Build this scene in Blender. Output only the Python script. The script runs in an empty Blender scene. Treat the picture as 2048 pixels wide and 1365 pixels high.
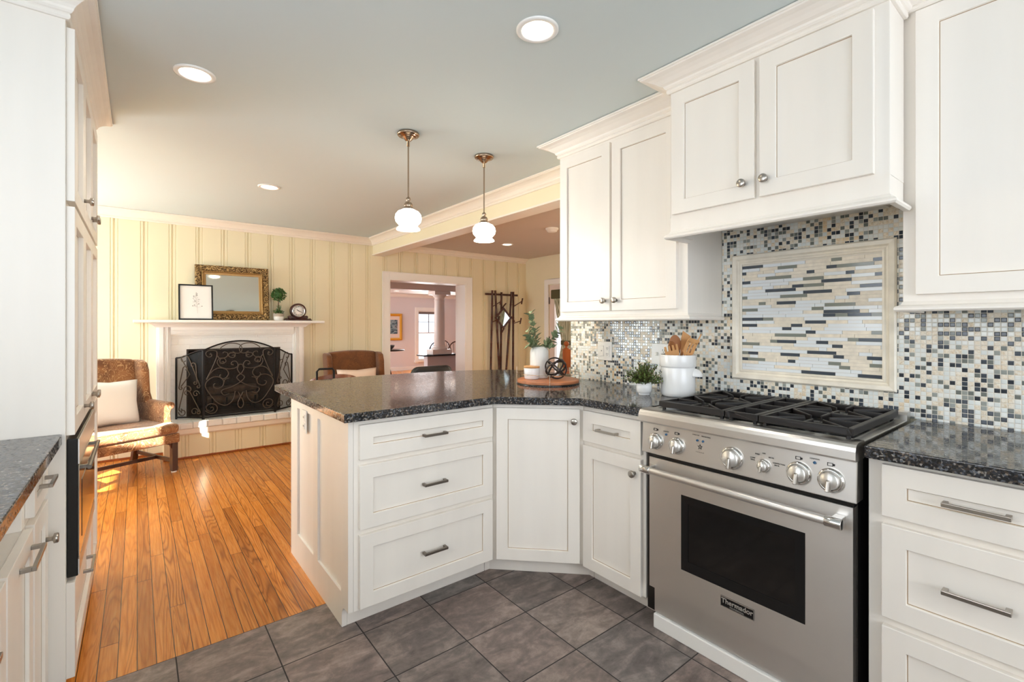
import bpy, math, random
from mathutils import Vector, Matrix
PI = math.pi
rad = math.radians
random.seed(7)
S = bpy.context.scene
COL = S.collection

# ------------------------------------------------------------------ camera
cam_d = bpy.data.cameras.new('camera'); cam = bpy.data.objects.new('camera', cam_d); COL.objects.link(cam)
cam.location = (0, 0, 1.27); cam.rotation_euler = (PI/2, 0, -rad(38.43))
cam_d.sensor_width = 36; cam_d.lens = 944.8/2048*36; cam_d.shift_y = -31.6/2048
cam_d.clip_start = .02; cam_d.clip_end = 200
S.camera = cam
# ------------------------------------------------------------------ view, world, sun, daylight
S.view_settings.view_transform = 'Standard'; S.view_settings.look = 'None'
S.view_settings.exposure = -0.03; S.view_settings.gamma = 1; S.view_settings.use_curve_mapping = False
S.cycles.use_denoising = True
S.cycles.max_bounces = 10; S.cycles.diffuse_bounces = 6; S.cycles.glossy_bounces = 5; S.cycles.transparent_max_bounces = 12
S.cycles.sample_clamp_indirect = 6; S.cycles.caustics_reflective = False; S.cycles.caustics_refractive = False
W = bpy.data.worlds.new('sky'); S.world = W; W.use_nodes = True
bg = W.node_tree.nodes['Background']; bg.inputs['Color'].default_value = (.80, .90, 1, 1); bg.inputs['Strength'].default_value = 2.2

def lamp(kind, name, loc, energy, color=(1, 1, 1), rot=(0, 0, 0), **kw):
    d = bpy.data.lights.new(name, kind); d.energy = energy; d.color = color
    for k, v in kw.items(): setattr(d, k, v)
    o = bpy.data.objects.new(name, d); o.location = loc; o.rotation_euler = rot; COL.objects.link(o); return o
def aim(d):
    return Vector(d).to_track_quat('-Z', 'Y').to_euler()
lamp('SUN', 'sunlight', (-6, 0, 6), 55, (1, .93, .80), aim((.6, .8, -.5)), angle=rad(.6))
# area lamps: window daylight, and added fill where no source is seen
DAY = (.90, .94, 1)
lamp('AREA', 'rear_fill', (.85, -2.08, 1.45), 46, DAY, aim((0, 1, -.05)), shape='RECTANGLE', size=2.2, size_y=1.3)  # added fill behind the camera, set in an invented rear opening
lamp('AREA', 'sink_wall_fill', (-.80, .75, 1.62), 13, DAY, aim((1, 0, -.1)), shape='RECTANGLE', size=1.5, size_y=.95)  # added fill to light the range wall evenly, in an invented opening
lamp('AREA', 'daylight_family_window', (-1.86, 5.02, 1.3), 74, (.86, .95, 1), aim((1, -.2, .08)), shape='RECTANGLE', size=1.1, size_y=1.4)
lamp('AREA', 'annex_fill', (4.6, 1.4, 1.3), 46, (1, .87, .68), aim((-1, .5, 0)), shape='RECTANGLE', size=1.3, size_y=1.6)  # added warm fill for the annex, not at the door
lamp('AREA', 'daylight_dining_window', (6.7, 12.1, 1.0), 60, (.93, .97, 1), aim((-.1, -1, 0)), shape='RECTANGLE', size=1.2, size_y=1.5)
lamp('AREA', 'dining_side_fill', (1.6, 10.6, .95), 120, (.95, .97, 1), aim((1, .1, -.25)), shape='RECTANGLE', size=2.0, size_y=1.2)  # added fill to brighten the dining room; solid wall behind it

# ------------------------------------------------------------------ materials
def lin(c):
    return tuple(((x/255)/12.92 if x/255 <= .04045 else ((x/255+.055)/1.055)**2.4) for x in c) + (1,)
class NT:
    def __init__(s, m): s.t = m.node_tree; s.n = s.t.nodes; s.b = s.n['Principled BSDF']
    def add(s, t, **kw):
        n = s.n.new(t)
        for k, v in kw.items():
            if k in n.inputs: n.inputs[k].default_value = v
            else: setattr(n, k, v)
        return n
    def link(s, a, b): s.t.links.new(a, b)
    def math(s, op, a, b=None, c=None):
        n = s.n.new('ShaderNodeMath'); n.operation = op
        for i, x in enumerate((a, b, c)):
            if x is None: continue
            if isinstance(x, (int, float)): n.inputs[i].default_value = x
            else: s.link(x, n.inputs[i])
        return n.outputs[0]
    def mix(s, f, a, b, blend='MIX'):
        n = s.n.new('ShaderNodeMix'); n.data_type = 'RGBA'; n.blend_type = blend
        for x, i in ((f, 0), (a, 6), (b, 7)):
            if isinstance(x, (int, float)): n.inputs[i].default_value = x
            elif isinstance(x, tuple): n.inputs[i].default_value = x
            else: s.link(x, n.inputs[i])
        return n.outputs[2]
    def ramp(s, fac, stops, interp='LINEAR'):
        n = s.n.new('ShaderNodeValToRGB'); r = n.color_ramp; r.interpolation = interp
        while len(r.elements) < len(stops): r.elements.new(.5)
        for e, (p, c) in zip(r.elements, stops): e.position = p; e.color = c
        s.link(fac, n.inputs[0]); return n.outputs[0]
    def coord(s, kind='Object'):
        return s.n.new('ShaderNodeTexCoord').outputs[kind]
    def noise(s, vec, scale, detail=3, rough=.5, dist=0):
        n = s.add('ShaderNodeTexNoise'); n.inputs['Scale'].default_value = scale; n.inputs['Detail'].default_value = detail
        n.inputs['Roughness'].default_value = rough; n.inputs['Distortion'].default_value = dist
        if vec is not None: s.link(vec, n.inputs['Vector'])
        return n
    def mapping(s, vec, scale=(1, 1, 1), rot=(0, 0, 0), loc=(0, 0, 0)):
        n = s.n.new('ShaderNodeMapping'); n.inputs['Scale'].default_value = scale; n.inputs['Rotation'].default_value = rot; n.inputs['Location'].default_value = loc
        s.link(vec, n.inputs['Vector']); return n.outputs[0]
    def bump(s, h, strength, dist=.002):
        n = s.n.new('ShaderNodeBump'); n.inputs['Strength'].default_value = strength; n.inputs['Distance'].default_value = dist
        s.link(h, n.inputs['Height']); s.link(n.outputs[0], s.b.inputs['Normal'])
def M(name, rgb, rough=.5, metal=0, var=None, bump=None, stretch=(1, 1, 1), emit=None, coat=0, spec=None, sheen=0, trans=0):
    m = bpy.data.materials.new(name); m.use_nodes = True; t = NT(m); b = t.b
    c = lin(rgb); b.inputs['Base Color'].default_value = c; b.inputs['Roughness'].default_value = rough; b.inputs['Metallic'].default_value = metal
    if spec is not None: b.inputs['Specular IOR Level'].default_value = spec
    if coat: b.inputs['Coat Weight'].default_value = coat; b.inputs['Coat Roughness'].default_value = .08
    if sheen: b.inputs['Sheen Weight'].default_value = sheen
    if trans: b.inputs['Transmission Weight'].default_value = trans
    if emit: b.inputs['Emission Color'].default_value = lin(emit[0]); b.inputs['Emission Strength'].default_value = emit[1]
    if var or bump: v = t.mapping(t.coord(), stretch)
    if var:
        n = t.noise(v, var[0], 4); d = tuple(x*(1-var[1]) for x in c[:3])+(1,); e = tuple(min(1, x*(1+var[1])) for x in c[:3])+(1,)
        t.link(t.ramp(n.outputs[0], [(.3, d), (.7, e)]), b.inputs['Base Color'])
    if bump:
        n = t.noise(v, bump[0], 3); t.bump(n.outputs[0], bump[1], bump[2] if len(bump) > 2 else .002)
    return m
CREAM = M('cream_cabinet_paint', (238, 232, 224), .36, var=(9, .025), stretch=(1, 1, .12))
GLAZE_SHADE = M('glaze_and_recess_shade', (158, 132, 100), .6)  # antiquing glaze, darkened to paint the shadow line inside door recesses
IVORY = M('ivory_trim_paint', (236, 226, 212), .4)
WHITE = M('white_trim_paint', (240, 238, 234), .4)
YELLOW = M('pale_yellow_wall_paint', (231, 221, 190), .55, var=(2, .02))
CEIL = M('grey_green_ceiling_paint', (206, 216, 217), .7)
CEIL2 = M('pale_ceiling_paint', (206, 196, 188), .7)
MAUVE = M('mauve_wall_paint', (218, 212, 214), .6)
NICKEL = M('brushed_nickel', (176, 170, 162), .28, 1)
DKNICK = M('dark_pewter', (128, 120, 112), .32, 1)
BRASSY = M('antique_nickel', (170, 150, 130), .25, 1)
BLACKM = M('black_wrought_iron', (30, 26, 24), .5, .6)
IRON = M('cast_iron', (34, 31, 31), .42, .2, bump=(220, .25, .0006))
BLACK = M('black_enamel', (14, 14, 15), .25)
SOOT = M('sooty_firebox', (58, 48, 42), .9, var=(6, .5))
CER = M('white_ceramic', (240, 240, 240), .18)
MATTEW = M('matt_white_ceramic', (236, 233, 228), .45)
PLAST = M('white_plastic', (240, 239, 234), .3)
CHROME = M('polished_chrome', (215, 213, 210), .1, 1)
DARKW = M('dark_cherry_wood', (60, 22, 16), .25, var=(20, .3), stretch=(1, 1, .2))
LEGW = M('dark_mahogany', (64, 34, 22), .3, var=(20, .3), stretch=(1, 1, .1))
OAKW = M('orange_stained_oak', (150, 78, 30), .35, var=(24, .3), stretch=(1, 1, .15))
BEECH = M('beech_wood', (214, 160, 104), .5, var=(14, .12), stretch=(1, 1, .15))
ACACIA = M('acacia_wood', (172, 112, 66), .5, var=(14, .2), stretch=(1, 1, .15))
BOARD = M('reddish_wood_tray', (186, 118, 78), .45, var=(9, .3), stretch=(.25, 2.2, 1))
LIN = M('white_linen', (240, 238, 234), .85, bump=(160, .25, .001))
LEAF = M('eucalyptus_leaf', (134, 150, 116), .55, var=(60, .3))
LEAFG = M('boxwood_leaf', (52, 92, 36), .5, var=(50, .45))
LEAFL = M('thyme_leaf', (96, 118, 56), .5, var=(70, .45))
STEM = M('brown_stem', (96, 70, 46), .6)
CONC = M('grey_concrete', (172, 158, 142), .8)
LEATH = M('black_leather', (24, 22, 22), .4)
BROWNL = M('brown_stained_wood_seat', (108, 58, 28), .35, var=(16, .25), stretch=(.3, 2, 1))
BLUELED = M('blue_indicator', (40, 90, 130), .2)
INK = M('black_ink', (30, 28, 28), .6)
PAPER = M('white_paper', (238, 238, 236), .6)
SKETCH = M('grey_pencil', (160, 160, 158), .8)
SILV = M('silvered_mirror', (215, 222, 218), .03, 1)
BOOK = M('dark_walnut_top', (48, 36, 34), .3)
BUNG = M('window_daylight', (255, 255, 255), .5, emit=((250, 252, 255), 3.0))

def granite(name):
    m = bpy.data.materials.new(name); m.use_nodes = True; t = NT(m); v = t.coord()
    vo = t.add('ShaderNodeTexVoronoi'); vo.inputs['Scale'].default_value = 185; t.link(v, vo.inputs['Vector'])
    n = t.noise(v, 60, 5, .7)
    sep = t.add('ShaderNodeSeparateColor'); t.link(vo.outputs['Color'], sep.inputs[0])
    c = t.ramp(sep.outputs[0], [(0, lin((22, 23, 26))), (.36, lin((42, 44, 50))), (.58, lin((84, 88, 96))), (.72, lin((64, 55, 48))), (.86, lin((118, 108, 98))), (.94, lin((140, 136, 132)))], 'CONSTANT')
    c2 = t.mix(t.ramp(n.outputs[0], [(.50, (0, 0, 0, 1)), (.64, (1, 1, 1, 1))]), c, lin((26, 26, 29)))
    t.link(c2, t.b.inputs['Base Color']); t.link(t.ramp(sep.outputs[1], [(0, (.04, .04, .04, 1)), (.68, (.06, .06, .06, 1)), (.74, (.2, .2, .2, 1)), (1, (.34, .34, .34, 1))]), t.b.inputs['Roughness'])
    t.b.inputs['IOR'].default_value = 1.52
    n2 = t.noise(v, 330, 3); t.bump(n2.outputs[0], .05, .0006); return m
GRAN = granite('black_speckled_granite')

def mosaic(name, pitch=.0162):
    m = bpy.data.materials.new(name); m.use_nodes = True; t = NT(m); v = t.coord()
    p = t.mapping(v, (1/pitch,)*3); s = t.add('ShaderNodeSeparateXYZ'); t.link(p, s.inputs[0])
    yy, zz = s.outputs[1], s.outputs[2]
    cy, cz = t.math('FLOOR', yy), t.math('FLOOR', zz)
    cb = t.add('ShaderNodeCombineXYZ'); t.link(cy, cb.inputs[0]); t.link(cz, cb.inputs[1])
    wn = t.add('ShaderNodeTexWhiteNoise'); wn.noise_dimensions = '2D'; t.link(cb.outputs[0], wn.inputs[0])
    sc = t.add('ShaderNodeSeparateColor'); t.link(wn.outputs['Color'], sc.inputs[0])
    big = t.noise(v, 5, 2); vein = t.noise(v, 45, 4, .6, 2.5)
    stone = t.ramp(vein.outputs[0], [(.35, lin((214, 196, 168))), (.5, lin((234, 224, 206))), (.7, lin((242, 238, 228)))])
    honey = t.mix(t.ramp(big.outputs[0], [(.54, (0, 0, 0, 1)), (.74, (.8, .8, .8, 1))]), stone, lin((224, 186, 122)))
    f = sc.outputs[0]
    glass = t.ramp(f, [(0, lin((66, 74, 84))), (.10, lin((52, 58, 66))), (.19, lin((116, 121, 116))), (.27, lin((154, 159, 154))), (.34, lin((226, 231, 229))), (.5, lin((236, 238, 234)))], 'CONSTANT')
    isst = t.math('GREATER_THAN', f, .70)
    c = t.mix(isst, glass, honey)
    fy, fz = t.math('FRACT', yy), t.math('FRACT', zz)
    ey = t.math('MINIMUM', fy, t.math('SUBTRACT', 1, fy)); ez = t.math('MINIMUM', fz, t.math('SUBTRACT', 1, fz)); e = t.math('MINIMUM', ey, ez)
    tile = t.math('GREATER_THAN', e, .055)
    col = t.mix(tile, lin((228, 222, 210)), c); t.link(col, t.b.inputs['Base Color'])
    r = t.mix(isst, (.08, .08, .08, 1), (.35, .35, .35, 1)); t.link(t.mix(tile, (.8, .8, .8, 1), r), t.b.inputs['Roughness'])
    h = t.math('SMOOTH_MIN', t.math('MULTIPLY', e, 6), 1, .3)
    tilt = t.math('ADD', t.math('MULTIPLY', t.math('SUBTRACT', sc.outputs[1], .5), t.math('SUBTRACT', fy, .5)), t.math('MULTIPLY', t.math('SUBTRACT', sc.outputs[2], .5), t.math('SUBTRACT', fz, .5)))
    t.bump(t.math('ADD', h, t.math('MULTIPLY', tilt, .35)), .6, .0012)
    return m
MOS = mosaic('glass_and_stone_mosaic')
MARB = M('cream_marble', (238, 230, 214), .3, var=(14, .10))
ST_DARK = M('slate_glass_strip', (70, 78, 88), .1)
ST_GREY = M('sage_grey_glass_strip', (134, 137, 128), .1)
ST_WHITE = M('white_glass_strip', (236, 240, 242), .1)
ST_STONE = M('veined_marble_strip', (236, 226, 208), .35, var=(40, .10))
GROUT = M('cream_grout', (224, 216, 202), .85)

def woodfloor():
    m = bpy.data.materials.new('honey_oak_floorboards'); m.use_nodes = True; t = NT(m); v = t.coord()
    s = t.add('ShaderNodeSeparateXYZ'); t.link(v, s.inputs[0])
    xx = t.math('MULTIPLY', s.outputs[0], 1/.0575); cx = t.math('FLOOR', xx)
    w1 = t.add('ShaderNodeTexWhiteNoise'); w1.noise_dimensions = '1D'; t.link(cx, w1.inputs['W'])
    yy = t.math('ADD', t.math('MULTIPLY', s.outputs[1], 1/1.7), t.math('MULTIPLY', w1.outputs['Value'], 7.3)); cy = t.math('FLOOR', yy)
    cb = t.add('ShaderNodeCombineXYZ'); t.link(cx, cb.inputs[0]); t.link(cy, cb.inputs[1])
    wn = t.add('ShaderNodeTexWhiteNoise'); wn.noise_dimensions = '2D'; t.link(cb.outputs[0], wn.inputs[0])
    off = t.n.new('ShaderNodeVectorMath'); off.operation = 'MULTIPLY_ADD'; t.link(wn.outputs['Color'], off.inputs[0]); off.inputs[1].default_value = (9, 9, 9); t.link(v, off.inputs[2])
    gn = t.noise(t.mapping(off.outputs[0], (40, 1.6, 1)), 3, 5, .65, .4)
    cn = t.noise(t.mapping(off.outputs[0], (13, .75, 1)), 1.0, 1.0, .4, .9)
    ring = t.math('ABSOLUTE', t.math('SUBTRACT', t.math('FRACT', t.math('MULTIPLY', cn.outputs[0], 15)), .5))
    line = t.ramp(ring, [(.0, (1, 1, 1, 1)), (.16, (.35, .35, .35, 1)), (.32, (0, 0, 0, 1))])
    scw = t.add('ShaderNodeSeparateColor'); t.link(wn.outputs['Color'], scw.inputs[0])
    base = t.ramp(gn.outputs[0], [(.3, lin((188, 110, 40))), (.55, lin((208, 134, 58))), (.75, lin((218, 152, 78)))])
    base = t.mix(t.math('MULTIPLY', line, t.math('ADD', t.math('MULTIPLY', scw.outputs[1], .55), .12)), base, lin((112, 56, 18)))
    tint = t.ramp(wn.outputs['Value'], [(0, (.78, .72, .64, 1)), (.4, (1, 1, 1, 1)), (1, (1.12, 1.10, 1.04, 1))])
    col = t.mix(1.0, base, tint, 'MULTIPLY')
    fx, fy = t.math('FRACT', xx), t.math('FRACT', yy)
    ex = t.math('MINIMUM', fx, t.math('SUBTRACT', 1, fx)); ey = t.math('MULTIPLY', t.math('MINIMUM', fy, t.math('SUBTRACT', 1, fy)), 30)
    gap = t.math('GREATER_THAN', t.math('MINIMUM', ex, ey), .022)
    t.link(t.mix(gap, lin((52, 26, 10)), col), t.b.inputs['Base Color'])
    t.b.inputs['Roughness'].default_value = .27
    t.bump(t.math('ADD', t.math('MULTIPLY', gap, .6), t.math('MULTIPLY', gn.outputs[0], .15)), .25, .0012); return m
def tilefloor():
    m = bpy.data.materials.new('charcoal_slate_tiles'); m.use_nodes = True; t = NT(m); v = t.coord(); P = .3077
    s = t.add('ShaderNodeSeparateXYZ'); t.link(v, s.inputs[0])
    xx = t.math('MULTIPLY', t.math('ADD', s.outputs[0], -.7312+P*40), 1/P); yy = t.math('MULTIPLY', t.math('ADD', s.outputs[1], -1.600+P*40), 1/P)
    cb = t.add('ShaderNodeCombineXYZ'); t.link(t.math('FLOOR', xx), cb.inputs[0]); t.link(t.math('FLOOR', yy), cb.inputs[1])
    wn = t.add('ShaderNodeTexWhiteNoise'); wn.noise_dimensions = '2D'; t.link(cb.outputs[0], wn.inputs[0])
    off = t.n.new('ShaderNodeVectorMath'); off.operation = 'MULTIPLY_ADD'; t.link(wn.outputs['Color'], off.inputs[0]); off.inputs[1].default_value = (5, 5, 5); t.link(v, off.inputs[2])
    a = t.noise(t.mapping(off.outputs[0], (1, 2.2, 1), (0, 0, .5)), 6, 7, .66, .8); b = t.noise(off.outputs[0], 28, 5, .7)
    f = t.math('ADD', t.math('MULTIPLY', a.outputs[0], .7), t.math('MULTIPLY', b.outputs[0], .32))
    base = t.ramp(f, [(.32, lin((80, 73, 70))), (.5, lin((120, 111, 107))), (.68, lin((164, 152, 145)))])
    tint = t.ramp(wn.outputs['Value'], [(0, (.70, .73, .75, 1)), (.35, (1.02, .93, .88, 1)), (.6, (.82, .84, .86, 1)), (.8, (1.0, .90, .87, 1)), (1, (1.12, 1.06, 1.02, 1))])
    col = t.mix(1.0, base, tint, 'MULTIPLY')
    fx, fy = t.math('FRACT', xx), t.math('FRACT', yy)
    e = t.math('MINIMUM', t.math('MINIMUM', fx, t.math('SUBTRACT', 1, fx)), t.math('MINIMUM', fy, t.math('SUBTRACT', 1, fy)))
    tile = t.math('GREATER_THAN', e, .0075)
    t.link(t.mix(tile, lin((44, 40, 40)), col), t.b.inputs['Base Color'])
    t.link(t.mix(tile, (.8, .8, .8, 1), (.42, .42, .42, 1)), t.b.inputs['Roughness'])
    t.bump(t.math('ADD', t.math('MULTIPLY', t.math('SMOOTH_MIN', t.math('MULTIPLY', e, 30), 1, .3), .7), t.math('MULTIPLY', f, .8)), .4, .003); return m
WOODF, TILEF = woodfloor(), tilefloor()

def steel(name, vert=True):
    m = bpy.data.materials.new(name); m.use_nodes = True; t = NT(m); v = t.coord()
    n = t.noise(t.mapping(v, (3, 3, 420) if vert else (420, 3, 3)), 3, 2)
    t.b.inputs['Base Color'].default_value = lin((224, 221, 217)); t.b.inputs['Metallic'].default_value = 1
    t.link(t.ramp(n.outputs[0], [(.3, (.34, .34, .34, 1)), (.7, (.40, .40, .40, 1))]), t.b.inputs['Roughness'])
    t.b.inputs['Anisotropic'].default_value = .7; t.b.inputs['Anisotropic Rotation'].default_value = .25; tg = t.add('ShaderNodeTangent'); tg.direction_type = 'RADIAL'; tg.axis = 'Z'; t.link(tg.outputs[0], t.b.inputs['Tangent']); return m
STEEL = steel('brushed_stainless_steel')

def paisley(name, dark, mid, light, scale=9):
    m = bpy.data.materials.new(name); m.use_nodes = True; t = NT(m); v = t.coord()
    a = t.noise(v, scale, 1.2, .45, 1.6); n = t.noise(v, scale*.8, 3, .5, .6)
    d = t.math('ABSOLUTE', t.math('SUBTRACT', t.math('FRACT', t.math('MULTIPLY', a.outputs[0], 8)), .5))
    base = t.ramp(n.outputs[0], [(.35, lin(dark)), (.62, lin(mid))])
    t.link(t.mix(t.ramp(d, [(.05, (.75, .75, .75, 1)), (.12, (0, 0, 0, 1))]), base, lin(light)), t.b.inputs['Base Color'])
    t.b.inputs['Roughness'].default_value = .8; t.b.inputs['Sheen Weight'].default_value = .3
    n2 = t.noise(v, 300, 2); t.bump(n2.outputs[0], .15, .001); return m
PAIS = paisley('brown_paisley_fabric', (112, 70, 40), (158, 106, 64), (204, 166, 118), 10)
PAIS2 = paisley('tobacco_brocade_fabric', (98, 56, 22), (118, 70, 30), (130, 82, 38), 11)

def gilt():
    m = bpy.data.materials.new('antique_gilt_ornament'); m.use_nodes = True; t = NT(m); v = t.coord()
    w = t.add('ShaderNodeTexWave'); w.wave_type = 'RINGS'; w.inputs['Scale'].default_value = 14; w.inputs['Distortion'].default_value = 14; w.inputs['Detail'].default_value = 3; w.inputs['Detail Scale'].default_value = 3
    t.link(v, w.inputs['Vector'])
    t.link(t.ramp(w.outputs['Fac'], [(.2, lin((74, 50, 24))), (.6, lin((160, 124, 72))), (.95, lin((206, 172, 116)))]), t.b.inputs['Base Color'])
    t.b.inputs['Roughness'].default_value = .42; t.b.inputs['Metallic'].default_value = .45; t.bump(w.outputs['Fac'], .9, .006); return m
GILT = gilt()
GILTP = M('plain_gilt', (168, 132, 80), .4, .45)
GOLD = M('gold_leaf_frame', (206, 150, 48), .4, .4)
def brickpaint():
    m = bpy.data.materials.new('white_painted_brick'); m.use_nodes = True; t = NT(m); v = t.coord()
    sp = t.add('ShaderNodeSeparateXYZ'); t.link(v, sp.inputs[0]); cb = t.add('ShaderNodeCombineXYZ'); t.link(sp.outputs[0], cb.inputs[0]); t.link(sp.outputs[2], cb.inputs[1])
    b = t.add('ShaderNodeTexBrick'); b.inputs['Scale'].default_value = 1; b.inputs['Brick Width'].default_value = .2; b.inputs['Row Height'].default_value = .067; b.inputs['Mortar Size'].default_value = .006; b.inputs['Mortar Smooth'].default_value = .6
    t.link(cb.outputs[0], b.inputs['Vector']); n = t.noise(v, 40, 4)
    t.b.inputs['Base Color'].default_value = lin((236, 236, 234)); t.b.inputs['Roughness'].default_value = .5
    t.bump(t.math('ADD', t.math('MULTIPLY', b.outputs['Fac'], -1), t.math('MULTIPLY', n.outputs[0], .5)), .5, .005); return m
BRICK = brickpaint()
def meshscreen():
    m = bpy.data.materials.new('fine_black_wire_mesh'); m.use_nodes = True; t = NT(m)
    t.b.inputs['Base Color'].default_value = lin((24, 22, 21)); t.b.inputs['Roughness'].default_value = .6
    tr = t.add('ShaderNodeBsdfTransparent'); mx = t.add('ShaderNodeMixShader'); mx.inputs[0].default_value = .42
    t.link(tr.outputs[0], mx.inputs[1]); t.link(t.b.outputs[0], mx.inputs[2]); t.link(mx.outputs[0], t.n['Material Output'].inputs[0]); return m
MESHM = meshscreen()
SCROLL = M('worn_bronze_scrollwork', (84, 72, 62), .45, .5)
def ovenglass():
    m = M('dark_oven_glass', (20, 18, 17), .06); return m
OVENG = ovenglass()
def stripes():
    m = bpy.data.materials.new('olive_striped_curtain'); m.use_nodes = True; t = NT(m); v = t.coord()
    s = t.add('ShaderNodeSeparateXYZ'); t.link(v, s.inputs[0]); f = t.math('FRACT', t.math('MULTIPLY', s.outputs[1], 14))
    t.link(t.ramp(f, [(0, lin((150, 148, 118))), (.3, lin((214, 208, 184))), (.55, lin((120, 118, 88))), (.7, lin((196, 190, 160)))], 'CONSTANT'), t.b.inputs['Base Color'])
    t.b.inputs['Roughness'].default_value = .8; return m
CURT = stripes()
OLIVE = M('dark_olive_fabric', (82, 78, 52), .8)
def art():
    m = bpy.data.materials.new('blue_landscape_print'); m.use_nodes = True; t = NT(m); v = t.coord()
    n = t.noise(v, 7, 5, .6, 1); t.link(t.ramp(n.outputs[0], [(.3, lin((34, 44, 60))), (.48, lin((60, 84, 96))), (.56, lin((150, 170, 176))), (.66, lin((84, 66, 78)))]), t.b.inputs['Base Color']); return m
ART = art()
SHADE = M('opal_glass_shade', (255, 252, 246), .3, emit=((255, 246, 228), 5.0))
LENS = M('lit_downlight_lens', (255, 250, 240), .4, emit=((255, 240, 214), 9.0))
PANE = bpy.data.materials.new('clear_window_glass'); PANE.use_nodes = True
_t = NT(PANE); _g = _t.add('ShaderNodeBsdfTransparent'); _gl = _t.add('ShaderNodeBsdfGlossy'); _gl.inputs['Roughness'].default_value = .02; _mx = _t.add('ShaderNodeMixShader'); _mx.inputs[0].default_value = .06
_t.link(_g.outputs[0], _mx.inputs[1]); _t.link(_gl.outputs[0], _mx.inputs[2]); _t.link(_mx.outputs[0], _t.n['Material Output'].inputs[0])

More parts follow.
